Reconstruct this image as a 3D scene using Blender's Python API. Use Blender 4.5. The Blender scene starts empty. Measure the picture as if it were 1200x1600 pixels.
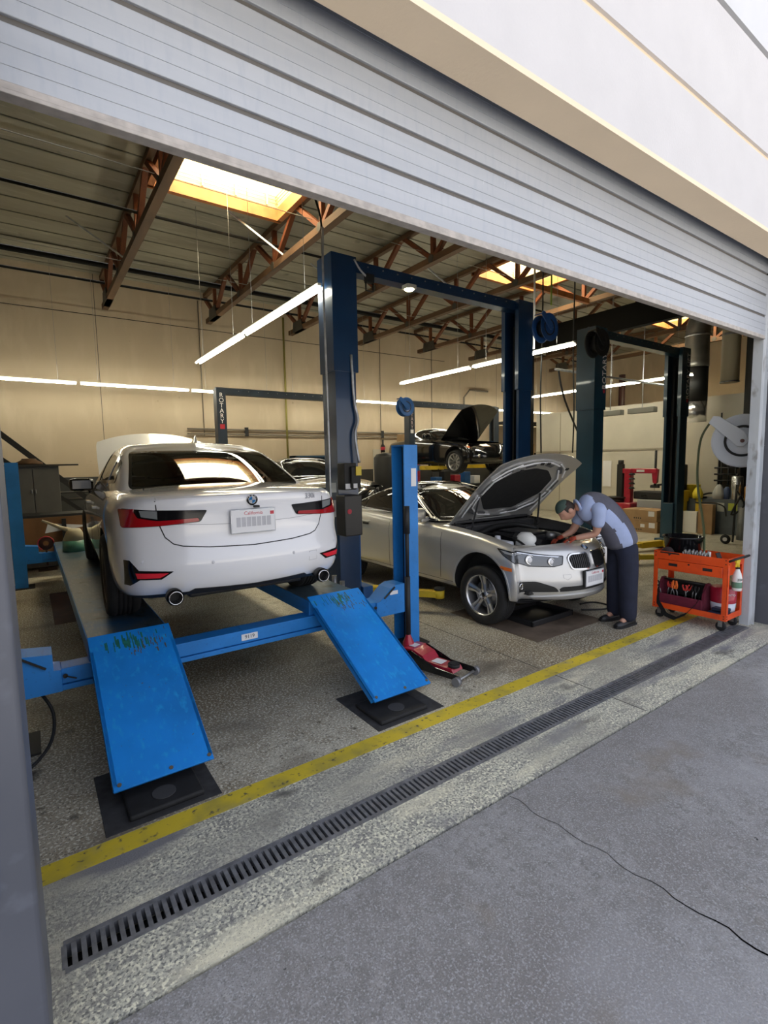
import bpy, bmesh, math, random
from mathutils import Vector, Matrix
from mathutils.bvhtree import BVHTree
random.seed(7)
SC = bpy.context.scene
COL = SC.collection
PI = math.pi
R = math.radians

# ---------------------------------------------------------------- camera
cam_d = bpy.data.cameras.new('camera'); cam = bpy.data.objects.new('camera', cam_d); COL.objects.link(cam)
cam_d.sensor_fit = 'HORIZONTAL'; cam_d.sensor_width = 36.0; cam_d.lens = 36.0 * 786.0 / 1200.0
cam_d.clip_start = 0.05; cam_d.clip_end = 300
rt = Vector((0.81720021, -0.5760722, -0.01801771)); up = Vector((0.07169008, 0.07057943, 0.99492667)); fw = Vector((0.57187792, 0.81434597, -0.09897619))
m = Matrix(((rt.x, up.x, -fw.x, 0), (rt.y, up.y, -fw.y, 0), (rt.z, up.z, -fw.z, 0), (0, 0, 0, 1)))
m.translation = Vector((0, 0, 1.785))
cam.matrix_world = m
SC.camera = cam
# ---------------------------------------------------------------- world and exposure
w = bpy.data.worlds.new('sky'); SC.world = w; w.use_nodes = True
nt = w.node_tree; nt.nodes.clear()
wo = nt.nodes.new('ShaderNodeOutputWorld'); bg = nt.nodes.new('ShaderNodeBackground')
tcw = nt.nodes.new('ShaderNodeTexCoord'); sx = nt.nodes.new('ShaderNodeSeparateXYZ'); cr = nt.nodes.new('ShaderNodeValToRGB')
nt.links.new(tcw.outputs['Generated'], sx.inputs[0]); nt.links.new(sx.outputs['Z'], cr.inputs[0])
cr.color_ramp.elements[0].position = 0.0; cr.color_ramp.elements[0].color = (0.82, 0.82, 0.84, 1)
cr.color_ramp.elements[1].position = 0.6; cr.color_ramp.elements[1].color = (0.70, 0.76, 0.92, 1)
nt.links.new(cr.outputs[0], bg.inputs[0]); bg.inputs[1].default_value = 1.55
nt.links.new(bg.outputs[0], wo.inputs[0])
sun_d = bpy.data.lights.new('sun', 'SUN'); sun_d.energy = 15.0; sun_d.angle = 0.01; sun_d.color = (1.0, 0.95, 0.86)
sun = bpy.data.objects.new('sun', sun_d); COL.objects.link(sun); sun.rotation_euler = (R(-32), R(-8), 0)
SC.view_settings.view_transform = 'Standard'; SC.view_settings.look = 'None'
SC.view_settings.gamma = 1.0; SC.view_settings.use_curve_mapping = False
SC.view_settings.exposure = 0.13
TUBE = 27.0      # fluorescent tube emission
SKYL = 18.0       # skylight diffuser emission

# ---------------------------------------------------------------- materials
MATS = {}
def mat(name, col, rough=0.5, metal=0.0, n=0.0, scale=8.0, spec=0.5, bump=0.0, coat=0.0, emis=None, estr=0.0, col2=None, stretch=None, alpha=1.0, trans=0.0, bscale=None, detail=6.0, lo=0.35, hi=0.7):
    if name in MATS: return MATS[name]
    M = bpy.data.materials.new(name); M.use_nodes = True; MATS[name] = M
    t = M.node_tree; b = t.nodes['Principled BSDF']
    b.inputs['Roughness'].default_value = rough; b.inputs['Metallic'].default_value = metal
    b.inputs['Specular IOR Level'].default_value = spec; b.inputs['Coat Weight'].default_value = coat
    b.inputs['Coat Roughness'].default_value = 0.04
    b.inputs['Base Color'].default_value = (*col, 1)
    if trans: b.inputs['Transmission Weight'].default_value = trans; b.inputs['IOR'].default_value = 1.1
    if alpha < 1: b.inputs['Alpha'].default_value = alpha
    if emis: b.inputs['Emission Color'].default_value = (*emis, 1); b.inputs['Emission Strength'].default_value = estr
    tc = t.nodes.new('ShaderNodeTexCoord'); mp = t.nodes.new('ShaderNodeMapping')
    t.links.new(tc.outputs['Object'], mp.inputs[0])
    if stretch: mp.inputs['Scale'].default_value = stretch
    if n > 0 or col2:
        nz = t.nodes.new('ShaderNodeTexNoise'); nz.inputs['Scale'].default_value = scale; nz.inputs['Detail'].default_value = detail
        t.links.new(mp.outputs[0], nz.inputs['Vector'])
        rp = t.nodes.new('ShaderNodeValToRGB'); t.links.new(nz.outputs['Fac'], rp.inputs[0])
        rp.color_ramp.elements[0].position = lo; rp.color_ramp.elements[1].position = hi
        c2 = col2 if col2 else tuple(c * (1 - n) for c in col)
        rp.color_ramp.elements[0].color = (*c2, 1); rp.color_ramp.elements[1].color = (*col, 1)
        t.links.new(rp.outputs[0], b.inputs['Base Color'])
    if bump > 0:
        nb = t.nodes.new('ShaderNodeTexNoise'); nb.inputs['Scale'].default_value = bscale or scale * 4; nb.inputs['Detail'].default_value = 5
        t.links.new(mp.outputs[0], nb.inputs['Vector'])
        bn = t.nodes.new('ShaderNodeBump'); bn.inputs['Strength'].default_value = bump; bn.inputs['Distance'].default_value = 0.01
        t.links.new(nb.outputs['Fac'], bn.inputs['Height']); t.links.new(bn.outputs[0], b.inputs['Normal'])
    return M
def layered(name, base, layers, rough=0.8, bump=0.0, bscale=60, spec=0.3):
    """base colour, then layers of (colour, noise scale, lo, hi, stretch) blended over it by noise"""
    M = bpy.data.materials.new(name); M.use_nodes = True; MATS[name] = M
    t = M.node_tree; b = t.nodes['Principled BSDF']
    b.inputs['Roughness'].default_value = rough; b.inputs['Specular IOR Level'].default_value = spec
    tc = t.nodes.new('ShaderNodeTexCoord'); cur = None
    for i, (c, s, lo, hi, st) in enumerate(layers):
        mp = t.nodes.new('ShaderNodeMapping'); t.links.new(tc.outputs['Object'], mp.inputs[0]); mp.inputs['Scale'].default_value = st or (1, 1, 1); mp.inputs['Location'].default_value = (i * 3.1, i * 1.7, 0)
        nz = t.nodes.new('ShaderNodeTexNoise'); nz.inputs['Scale'].default_value = s; nz.inputs['Detail'].default_value = 4; t.links.new(mp.outputs[0], nz.inputs['Vector'])
        mr = t.nodes.new('ShaderNodeMapRange'); mr.inputs['From Min'].default_value = lo; mr.inputs['From Max'].default_value = hi; t.links.new(nz.outputs['Fac'], mr.inputs['Value'])
        mx = t.nodes.new('ShaderNodeMix'); mx.data_type = 'RGBA'; t.links.new(mr.outputs[0], mx.inputs['Factor'])
        if cur is None: mx.inputs[6].default_value = (*base, 1)
        else: t.links.new(cur, mx.inputs[6])
        mx.inputs[7].default_value = (*c, 1); cur = mx.outputs[2]
    t.links.new(cur, b.inputs['Base Color'])
    if bump:
        nb = t.nodes.new('ShaderNodeTexNoise'); nb.inputs['Scale'].default_value = bscale; t.links.new(tc.outputs['Object'], nb.inputs['Vector'])
        bn = t.nodes.new('ShaderNodeBump'); bn.inputs['Strength'].default_value = bump; bn.inputs['Distance'].default_value = 0.01
        t.links.new(nb.outputs['Fac'], bn.inputs['Height']); t.links.new(bn.outputs[0], b.inputs['Normal'])
    return M

white_paint = mat('white_paint', (0.80, 0.80, 0.82), 0.22, coat=1.0)
silver_paint = mat('silver_paint', (0.60, 0.595, 0.58), 0.34, metal=0.6, coat=1.0)
black_paint = mat('black_paint', (0.006, 0.006, 0.007), 0.15, coat=1.0)
dark_paint = mat('dark_grey_paint', (0.012, 0.012, 0.013), 0.18, coat=1.0)
gloss_black = mat('gloss_black', (0.006, 0.006, 0.007), 0.12)
matt_black = mat('matt_black', (0.012, 0.012, 0.012), 0.6)
rubber = mat('rubber', (0.014, 0.014, 0.015), 0.75, n=0.4, scale=20)
dark_glass = mat('tinted_glass', (0.012, 0.012, 0.012), 0.03, spec=0.9)
def clear_glass(name, tint, a):
    M = bpy.data.materials.new(name); M.use_nodes = True; MATS[name] = M; t = M.node_tree; t.nodes.clear()
    o = t.nodes.new('ShaderNodeOutputMaterial'); tr = t.nodes.new('ShaderNodeBsdfTransparent'); gl = t.nodes.new('ShaderNodeBsdfGlossy'); mx = t.nodes.new('ShaderNodeMixShader'); fr = t.nodes.new('ShaderNodeFresnel')
    tr.inputs[0].default_value = (*tint, 1); gl.inputs['Roughness'].default_value = 0.02; fr.inputs['IOR'].default_value = a
    t.links.new(fr.outputs[0], mx.inputs[0]); t.links.new(tr.outputs[0], mx.inputs[1]); t.links.new(gl.outputs[0], mx.inputs[2]); t.links.new(mx.outputs[0], o.inputs[0])
    return M
car_glass = clear_glass('car_window_glass', (0.42, 0.42, 0.36), 1.5)
lens_glass = clear_glass('lamp_lens_glass', (0.9, 0.92, 0.95), 1.45)
chrome = mat('chrome', (0.75, 0.75, 0.76), 0.12, metal=1.0)
alloy = mat('alloy', (0.62, 0.62, 0.63), 0.28, metal=0.9)
dark_alloy = mat('dark_alloy', (0.08, 0.08, 0.085), 0.35, metal=0.8)
steel = mat('steel', (0.38, 0.38, 0.38), 0.4, metal=0.8, n=0.4, scale=15)
galv = mat('galvanised_steel', (0.60, 0.62, 0.66), 0.4, metal=0.6, n=0.35, scale=12)
red_lamp = mat('red_lamp_plastic', (0.36, 0.006, 0.010), 0.12, coat=0.6)
dark_red_lamp = mat('smoked_lamp_plastic', (0.05, 0.045, 0.05), 0.1, coat=0.6)
red_reflector = mat('red_reflector', (0.80, 0.03, 0.05), 0.15, emis=None)
orange_lamp = mat('orange_marker', (0.75, 0.17, 0.02), 0.2)
def worn_blue(name, base, scratch, lo=0.62, hi=0.75, rough=0.42, scale=4.0):
    return layered(name, base, [(tuple(c * 0.75 for c in base), 2.5, 0.4, 0.7, None), (scratch, scale * 9, lo, hi, (1, 0.12, 1)), ((0.10, 0.10, 0.10), 55, 0.70, 0.76, None)], rough=rough, spec=0.4)
ramp_blue = worn_blue('ramp_blue', (0.010, 0.24, 0.74), (0.02, 0.34, 0.74), 0.55, 0.8)
lift_blue = worn_blue('lift_blue', (0.022, 0.225, 0.64), (0.02, 0.14, 0.40), 0.6, 0.8)
runway_grey = layered('runway_paint', (0.07, 0.10, 0.12), [((0.015, 0.10, 0.25), 2.2, 0.45, 0.7, None), ((0.14, 0.16, 0.17), 14, 0.55, 0.75, (3, 0.6, 1)), ((0.02, 0.025, 0.03), 9, 0.58, 0.72, None)], rough=0.35)
navy = mat('navy_lift_paint', (0.009, 0.042, 0.115), 0.28, n=0.25, scale=3, coat=0.3)
navy2 = mat('teal_lift_paint', (0.012, 0.058, 0.10), 0.32, n=0.25, scale=3, coat=0.3)
navy3 = mat('faded_lift_paint', (0.030, 0.045, 0.070), 0.45, n=0.3, scale=3)
mid_blue = mat('mid_blue_paint', (0.02, 0.12, 0.36), 0.35, n=0.3, scale=5)
yellow_steel = layered('yellow_arm_paint', (0.62, 0.44, 0.03), [((0.40, 0.28, 0.03), 6, 0.5, 0.75, None), ((0.05, 0.045, 0.03), 12, 0.62, 0.74, None)], rough=0.5)
wood = layered('truss_timber', (0.15, 0.046, 0.016), [((0.085, 0.026, 0.010), 3, 0.4, 0.7, (1, 0.3, 1)), ((0.21, 0.08, 0.03), 14, 0.6, 0.8, (6, 0.4, 6))], rough=0.65)
wood_old = layered('old_truss_timber', (0.14, 0.055, 0.024), [((0.07, 0.028, 0.014), 4, 0.4, 0.7, (1, 0.3, 1))], rough=0.7)
wood_chord = layered('chord_timber', (0.125, 0.070, 0.036), [((0.07, 0.04, 0.022), 4, 0.4, 0.7, (1, 0.3, 1)), ((0.16, 0.06, 0.025), 9, 0.6, 0.8, (6, 0.4, 6))], rough=0.7)
plate_steel = mat('truss_plate', (0.055, 0.048, 0.035), 0.6, n=0.4)
cardboard = mat('cardboard', (0.40, 0.255, 0.13), 0.85, n=0.2, scale=5)
plywood = mat('stained_board', (0.22, 0.10, 0.035), 0.6, n=0.3, scale=3)
orange_paint = layered('orange_cart_paint', (0.80, 0.085, 0.012), [((0.62, 0.06, 0.012), 6, 0.5, 0.75, None), ((0.12, 0.03, 0.02), 60, 0.72, 0.76, None)], rough=0.38, spec=0.5)
red_paint = mat('red_paint', (0.46, 0.018, 0.045), 0.3, n=0.3, scale=12, coat=0.4)
white_plastic = mat('white_plastic', (0.78, 0.78, 0.74), 0.4)
label_white = mat('label_white', (0.75, 0.75, 0.76), 0.6)
letter_white = mat('letter_white', (0.92, 0.92, 0.92), 0.5)
letter_red = mat('letter_red', (0.5, 0.03, 0.05), 0.5)
letter_black = mat('letter_black', (0.02, 0.02, 0.022), 0.5)
grey_cab = mat('grey_cabinet_paint', (0.105, 0.10, 0.092), 0.5, n=0.15, scale=4)
blue_grey_cab = mat('blue_grey_cabinet_paint', (0.10, 0.12, 0.135), 0.5, n=0.2, scale=4)
yellow_plastic = mat('yellow_plastic', (0.75, 0.55, 0.03), 0.4)
cream_metal = mat('cream_booth_paint', (0.62, 0.58, 0.48), 0.35, n=0.08, scale=2)
hose_black = mat('hose_rubber', (0.01, 0.01, 0.01), 0.5)
tan_leather = mat('tan_leather', (0.30, 0.27, 0.21), 0.6)

# ---------------------------------------------------------------- mesh helpers
def frame_matrix(p, z):
    z = Vector(z).normalized()
    q = z.to_track_quat('Z', 'Y').to_matrix().to_4x4(); q.translation = Vector(p); return q
def addbox(bm, x0, x1, y0, y1, z0, z1, bev=0.0, mi=0, mx=None):
    v = [bm.verts.new((x, y, z)) for x in (x0, x1) for y in (y0, y1) for z in (z0, z1)]
    fs = [(0, 1, 3, 2), (4, 6, 7, 5), (0, 4, 5, 1), (2, 3, 7, 6), (0, 2, 6, 4), (1, 5, 7, 3)]
    F = [bm.faces.new([v[i] for i in f]) for f in fs]
    for f in F: f.material_index = mi
    if bev > 0:
        es = list({e for f in F for e in f.edges})
        r = bmesh.ops.bevel(bm, geom=es, offset=bev, segments=2, affect='EDGES', clamp_overlap=True, profile=0.6)
        for f in r['faces']: f.material_index = mi; f.smooth = True
        v = list({q for f in r['faces'] for q in f.verts} | {q for q in v if q.is_valid})
    if mx is not None: bmesh.ops.transform(bm, matrix=mx, verts=[q for q in v if q.is_valid])
    return v
def addbar(bm, a, b, w, h, mi=0, upv=(0, 0, 1)):
    a = Vector(a); b = Vector(b); d = (b - a); L = d.length; d.normalize()
    u = Vector(upv)
    if abs(d.dot(u)) > 0.99: u = Vector((1, 0, 0))
    s = d.cross(u).normalized(); u = s.cross(d).normalized()
    mx = Matrix((( d.x, s.x, u.x, a.x), (d.y, s.y, u.y, a.y), (d.z, s.z, u.z, a.z), (0, 0, 0, 1)))
    return addbox(bm, 0, L, -w / 2, w / 2, -h / 2, h / 2, mi=mi, mx=mx)
def addcyl(bm, a, b, r, r2=None, n=20, mi=0, cap=True):
    a = Vector(a); b = Vector(b); r2 = r if r2 is None else r2
    M4 = frame_matrix(a, b - a); L = (b - a).length
    A = [bm.verts.new(M4 @ Vector((r * math.cos(2 * PI * i / n), r * math.sin(2 * PI * i / n), 0))) for i in range(n)]
    B = [bm.verts.new(M4 @ Vector((r2 * math.cos(2 * PI * i / n), r2 * math.sin(2 * PI * i / n), L))) for i in range(n)]
    for i in range(n):
        f = bm.faces.new((A[i], A[(i + 1) % n], B[(i + 1) % n], B[i])); f.smooth = True; f.material_index = mi
    if cap:
        f = bm.faces.new(list(reversed(A))); f.material_index = mi; f = bm.faces.new(B); f.material_index = mi
def addlathe(bm, prof, n=32, mx=None, mi=0, smooth=True):
    """prof: (r, z) list; solid of revolution about z"""
    rings = []
    for (r, z) in prof:
        if r < 1e-6: rings.append([bm.verts.new((0, 0, z))])
        else: rings.append([bm.verts.new((r * math.cos(2 * PI * i / n), r * math.sin(2 * PI * i / n), z)) for i in range(n)])
    for a, b in zip(rings[:-1], rings[1:]):
        for i in range(n):
            j = (i + 1) % n
            if len(a) == 1 and len(b) == 1: continue
            if len(a) == 1: f = bm.faces.new((a[0], b[j], b[i]))
            elif len(b) == 1: f = bm.faces.new((a[i], a[j], b[0]))
            else: f = bm.faces.new((a[i], a[j], b[j], b[i]))
            f.smooth = smooth; f.material_index = mi
    if mx is not None: bmesh.ops.transform(bm, matrix=mx, verts=[v for r_ in rings for v in r_])
def addtube(bm, pts, r, n=10, mi=0, closed=False, samples=0):
    P = [Vector(p) for p in pts]; n_in = len(P)
    if samples:
        Q = []
        k = len(P)
        for i in range(k - 1 if not closed else k):
            p0 = P[(i - 1) % k] if (closed or i > 0) else P[0]; p1 = P[i]; p2 = P[(i + 1) % k]; p3 = P[(i + 2) % k] if (closed or i + 2 < k) else P[-1]
            for s in range(samples):
                t = s / samples
                Q.append(0.5 * ((2 * p1) + (-p0 + p2) * t + (2 * p0 - 5 * p1 + 4 * p2 - p3) * t * t + (-p0 + 3 * p1 - 3 * p2 + p3) * t ** 3))
        if not closed: Q.append(P[-1])
        P = Q
    rings = []; k = len(P); nrm = None
    for i in range(k):
        d = (P[(i + 1) % k] - P[i - 1]) if (closed or 0 < i < k - 1) else (P[1] - P[0] if i == 0 else P[-1] - P[-2])
        d.normalize()
        if nrm is None:
            nrm = d.orthogonal().normalized()
        else:
            nrm = (nrm - d * nrm.dot(d));
            nrm = nrm.normalized() if nrm.length > 1e-6 else d.orthogonal().normalized()
        bn = d.cross(nrm)
        if isinstance(r, (list, tuple)):
            u_ = i / max(1, k - 1) * (n_in - 1); j_ = min(int(u_), n_in - 2); rr = r[j_] + (r[j_ + 1] - r[j_]) * (u_ - j_)
        else: rr = r
        rings.append([bm.verts.new(P[i] + rr * (math.cos(2 * PI * j / n) * nrm + math.sin(2 * PI * j / n) * bn)) for j in range(n)])
    for i in range(k if closed else k - 1):
        a, b = rings[i], rings[(i + 1) % k]
        for j in range(n):
            f = bm.faces.new((a[j], a[(j + 1) % n], b[(j + 1) % n], b[j])); f.smooth = True; f.material_index = mi
    if not closed:
        for rg, rv in ((rings[0], True), (rings[-1], False)):
            f = bm.faces.new(list(reversed(rg)) if rv else rg); f.material_index = mi
def addprism(bm, poly, axis, a0, a1, mi=0, mx=None):
    """poly of 2D points extruded along axis ('x': poly is (y,z); 'y': (x,z); 'z': (x,y))"""
    def P(p, a): return {'x': (a, p[0], p[1]), 'y': (p[0], a, p[1]), 'z': (p[0], p[1], a)}[axis]
    A = [bm.verts.new(P(p, a0)) for p in poly]; B = [bm.verts.new(P(p, a1)) for p in poly]; n = len(poly)
    F = [bm.faces.new(list(reversed(A))), bm.faces.new(B)]
    for i in range(n): F.append(bm.faces.new((A[i], A[(i + 1) % n], B[(i + 1) % n], B[i])))
    for f in F: f.material_index = mi
    if mx is not None: bmesh.ops.transform(bm, matrix=mx, verts=A + B)
    return A + B
def obj(name, bm, mats, parent=None, recalc=True, loc=None, ang=None):
    if recalc: bmesh.ops.recalc_face_normals(bm, faces=bm.faces[:])
    me = bpy.data.meshes.new(name); bm.to_mesh(me); bm.free()
    if not isinstance(mats, (list, tuple)): mats = [mats]
    for q in mats: me.materials.append(q)
    if ang:
        for p in me.polygons: p.use_smooth = True
        me.set_sharp_from_angle(angle=R(ang))
    o = bpy.data.objects.new(name, me); COL.objects.link(o)
    if parent is not None: o.parent = parent
    if loc is not None: o.location = loc
    return o
def tag(o, label=None, cat=None, group=None, kind=None):
    if label: o['label'] = label
    if cat: o['category'] = cat
    if group: o['group'] = group
    if kind: o['kind'] = kind
    return o
def thing(name, label, cat, loc=(0, 0, 0), rz=0.0, group=None):
    o = bpy.data.objects.new(name, None); COL.objects.link(o); o.location = loc; o.rotation_euler = (0, 0, rz); o.empty_display_size = 0.1
    return tag(o, label, cat, group)
def struct(name, bm, m_, label=None, ang=None):
    o = obj(name, bm, m_, ang=ang); o['kind'] = 'structure'
    if label: o['label'] = label
    return o
def copy_tree(o, parent=None):
    c = o.copy(); COL.objects.link(c)
    if parent is not None: c.parent = parent
    for ch in list(o.children): copy_tree(ch, c)
    return c
def objs(name, bm, M_, parent=None):
    # one object per connected piece
    bm.verts.ensure_lookup_table(); seen = set(); out = []
    for v in bm.verts:
        if v.index in seen: continue
        st = [v]; comp = []; seen.add(v.index)
        while st:
            a = st.pop(); comp.append(a)
            for e in a.link_edges:
                o = e.other_vert(a)
                if o.index not in seen: seen.add(o.index); st.append(o)
        nb = bmesh.new(); mp = {q: nb.verts.new(q.co) for q in comp}
        for f in {f for q in comp for f in q.link_faces}:
            g = nb.faces.new([mp[q] for q in f.verts]); g.smooth = f.smooth; g.material_index = f.material_index
        out.append(obj(name, nb, M_, parent))
    bm.free(); return out
def NB(): return bmesh.new()
def box(name, dims, m_, parent=None, bev=0.004):
    b = NB(); addbox(b, *dims, bev=bev); return obj(name, b, m_, parent)
def textmesh(s, size, depth=0.002, stack=False):
    cu = bpy.data.curves.new('t', 'FONT'); cu.body = s; cu.size = size; cu.extrude = depth; cu.align_x = 'CENTER'; cu.align_y = 'CENTER'; cu.resolution_u = 3
    if stack: cu.space_line = 0.82
    ob = bpy.data.objects.new('t', cu); me = bpy.data.meshes.new_from_object(ob)
    bpy.data.objects.remove(ob); bpy.data.curves.remove(cu)
    return me
def text(name, s, size, m_, parent, loc, xdir, ydir, depth=0.002, stack=False, sx=1.0, bold=0.0):
    me = textmesh(s, size, depth, stack); me.materials.clear(); me.materials.append(m_)
    X = Vector(xdir).normalized(); Y = Vector(ydir).normalized(); Z = X.cross(Y)
    M4 = Matrix(((X.x * sx, Y.x, Z.x, loc[0]), (X.y * sx, Y.y, Z.y, loc[1]), (X.z * sx, Y.z, Z.z, loc[2]), (0, 0, 0, 1)))
    me.transform(M4)
    o = bpy.data.objects.new(name, me); COL.objects.link(o)
    if parent is not None: o.parent = parent
    return o
def lerp(a, b, t): return a + (b - a) * t
def tab(T, x):
    if x <= T[0][0]: return T[0][1]
    for (x0, y0), (x1, y1) in zip(T[:-1], T[1:]):
        if x <= x1:
            t = (x - x0) / (x1 - x0); t = t * t * (3 - 2 * t) * 0.5 + t * 0.5
            return y0 + (y1 - y0) * t
    return T[-1][1]

# ================================================================ SETTING
DY = 2.02           # roller door plane
ZS = 3.59           # soffit height
ZR = 6.45           # roof underside
YB = 14.4           # back wall
inside_floor = layered('workshop_floor', (0.46, 0.43, 0.345), [
    ((0.32, 0.285, 0.215), 7, 0.46, 0.66, None), ((0.36, 0.345, 0.28), 28, 0.54, 0.68, None), ((0.10, 0.09, 0.07), 19, 0.62, 0.70, None),
    ((0.22, 0.175, 0.11), 0.35, 0.42, 0.62, None), ((0.62, 0.60, 0.50), 62, 0.52, 0.60, None), ((0.10, 0.095, 0.08), 85, 0.56, 0.66, None),
    ((0.14, 0.12, 0.09), 1.3, 0.56, 0.75, (1, 1.6, 1)), ((0.05, 0.047, 0.04), 4.2, 0.66, 0.76, None)], rough=0.55, bump=0.25, bscale=90, spec=0.35)
apron_mat = layered('apron_concrete', (0.48, 0.47, 0.39), [
    ((0.27, 0.265, 0.24), 8, 0.46, 0.66, (.8, 1.4, 1)), ((0.58, 0.57, 0.45), 24, 0.54, 0.66, None), ((0.16, 0.155, 0.14), 34, 0.62, 0.70, None),
    ((0.74, 0.72, 0.57), 55, 0.50, 0.60, None), ((0.17, 0.17, 0.16), 80, 0.50, 0.62, None), ((0.70, 0.66, 0.50), 2.4, 0.52, 0.75, (0.5, 2.4, 1)),
    ((0.20, 0.20, 0.21), 2.0, 0.55, 0.68, (0.6, 1.8, 1)), ((0.08, 0.08, 0.08), 160, 0.62, 0.70, None), ((0.13, 0.125, 0.11), 3.2, 0.62, 0.72, (.7, 1.5, 1)), ((0.30, 0.29, 0.25), 1.1, .5, .7, None)], rough=0.85, bump=0.4, bscale=120)
outside_mat = layered('yard_concrete', (0.255, 0.25, 0.25), [
    ((0.20, 0.195, 0.19), 9, 0.45, 0.65, (1, .8, 1)), ((0.17, 0.165, 0.16), 26, 0.52, 0.68, None), ((0.33, 0.325, 0.325), 17, 0.58, 0.72, (1.3, .7, 1)),
    ((0.19, 0.18, 0.175), 1.1, 0.42, 0.68, None), ((0.35, 0.35, 0.36), 120, 0.50, 0.68, None), ((0.13, 0.13, 0.13), 170, 0.55, 0.68, None),
    ((0.34, 0.34, 0.355), 0.7, 0.52, 0.75, None), ((0.20, 0.17, 0.135), 1.7, 0.60, 0.78, None), ((0.60, 0.60, 0.60), 38, 0.765, 0.79, None), ((0.05, 0.05, 0.05), 22, 0.755, 0.78, None)], rough=0.85, bump=0.35, bscale=140)
b = NB(); addbox(b, -5, 22.2, 2.62, YB, -0.2, 0); struct('floor', b, inside_floor)
b = NB(); addbox(b, -5, 22.2, 1.72, 1.985, -0.2, 0); addbox(b, -5, 22.2, 2.135, 2.62, -0.2, 0); addbox(b, 6.02, 22.2, 1.985, 2.135, -0.2, 0); addbox(b, -5, -0.02, 1.985, 2.135, -0.2, 0)
addbox(b, -0.02, 6.02, 1.985, 2.135, -0.2, -0.08); struct('trim_1', b, apron_mat)
b = NB(); addbox(b, -60, 70, -60, -3.4, -0.2, -0.006); struct('floor_bounce', b, mat('bounce_concrete', (0.50, 0.47, 0.42), .9, n=.15, scale=1))  # unseen pale ground, added to bounce sunlight onto the facade and soffit
b = NB(); addbox(b, -30, 40, -3.4, 1.705, -0.2, -0.006); addbox(b, -30, 40, 1.705, 1.72, -0.2, -0.03); struct('floor_yard', b, outside_mat)
# crack across the yard slab
crack_m = mat('crack', (0.02, 0.02, 0.022), 0.9)
pts = []
for i in range(27):
    t = i / 26.0; pts.append((lerp(1.98, 2.06, t) + 0.010 * math.sin(i * 1.3) + random.uniform(-.006, .006), lerp(1.70, 0.45, t) + random.uniform(-.006, .006)))
b = NB(); prev = None
for i, (x, y) in enumerate(pts):
    wd = 0.0014 + 0.0035 * (max(0, i - 12) / 14.0) ** 1.3
    a_ = b.verts.new((x - wd, y, -0.0045)); c_ = b.verts.new((x + wd, y, -0.0045))
    if prev: b.faces.new((prev[0], a_, c_, prev[1]))
    prev = (a_, c_)
bmesh.ops.solidify(b, geom=b.faces[:], thickness=0.003)
tag(struct('trim_2', b, crack_m))
# floor expansion joints
joint_m = mat('joint', (0.06, 0.055, 0.05), 0.9)
b = NB()
for x in (3.45,): addbox(b, x - .004, x + .004, 1.73, 2.0, -0.003, 0.0012); addbox(b, x - .004, x + .004, 2.14, 2.5, -0.003, 0.0012)
addbox(b, -0.02, 14, 8.0, 8.01, -0.003, 0.0012); addbox(b, 3.45, 3.458, 2.653, 8, -0.003, 0.0012)
struct('trim_3', b, joint_m)
# yellow line
yl = layered('yellow_floor_paint', (0.60, 0.46, 0.035), [((0.36, 0.30, 0.06), 5, 0.48, 0.72, None), ((0.10, 0.09, 0.06), 26, 0.60, 0.70, None), ((0.28, 0.26, 0.17), 2.3, 0.60, 0.72, None)], rough=0.6)
b = NB(); addbox(b, -1.2, 6.1, 2.485, 2.615, -0.01, 0.0015); struct('trim_4', b, yl)
# walls
back_wall = layered('beige_wall_paint', (0.56, 0.455, 0.32), [((0.49, 0.39, 0.27), 0.5, 0.4, 0.7, None), ((0.61, 0.50, 0.36), 3, 0.5, 0.8, (1, 1, .3)), ((0.40, 0.31, 0.21), 7, 0.72, 0.82, None)], rough=0.7)
dado = mat('dark_dado_paint', (0.055, 0.055, 0.052), 0.5, n=0.3, scale=3)
b = NB(); addbox(b, -5, 22.2, YB, YB + .25, 1.55, ZR + .3); addbox(b, -5, 22.2, YB, YB + .25, 0, 1.55, mi=1)
for x in (1.6, 8.6, 15.8): addbox(b, x, x + .012, YB - .003, YB, 1.55, ZR, mi=1)
struct('wall_back', b, [back_wall, dado])
b = NB(); addbox(b, -5.25, -5, DY, YB, 0, ZR + .3); struct('wall_left', b, back_wall)
b = NB(); addbox(b, 22.2, 22.45, DY, YB, 0, ZR + .3); struct('wall_right', b, back_wall)
# roof: foil-faced insulation between thin purlins, with two skylight holes
roof_m = layered('roof_lining', (0.27, 0.25, 0.19), [((0.17, 0.157, 0.12), 1.2, 0.42, 0.7, (0.4, 1.6, 1)), ((0.36, 0.33, 0.26), 5, 0.58, 0.78, (0.4, 3, 1)), ((0.08, 0.074, 0.06), 2.0, 0.66, 0.78, None)], rough=0.45, bump=0.5, bscale=7)
XS = [1.94, 4.17, 9.3, 11.5, 16.7, 18.9]; YS0, YS1 = 7.35, 9.2
b = NB()
edges = [-5, 1.94, 4.17, 9.3, 11.5, 16.7, 18.9, 22.2]
for i in range(7):
    x0, x1 = edges[i], edges[i + 1]
    if i in (1, 3, 5): addbox(b, x0, x1, DY, YS0, ZR, ZR + .12); addbox(b, x0, x1, YS1, YB, ZR, ZR + .12)
    else: addbox(b, x0, x1, DY, YB, ZR, ZR + .12)
struct('ceiling', b, roof_m)
rib_m = mat('roof_rib', (0.14, 0.13, 0.10), 0.7)
b = NB(); y = 2.6
while y < YB:
    for i in range(7):
        if i in (1, 3, 5) and YS0 < y < YS1: continue
        addbox(b, edges[i], edges[i + 1], y - .012, y + .012, ZR - .012, ZR + .01)
    y += 0.61
struct('trim_5', b, rib_m)
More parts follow.
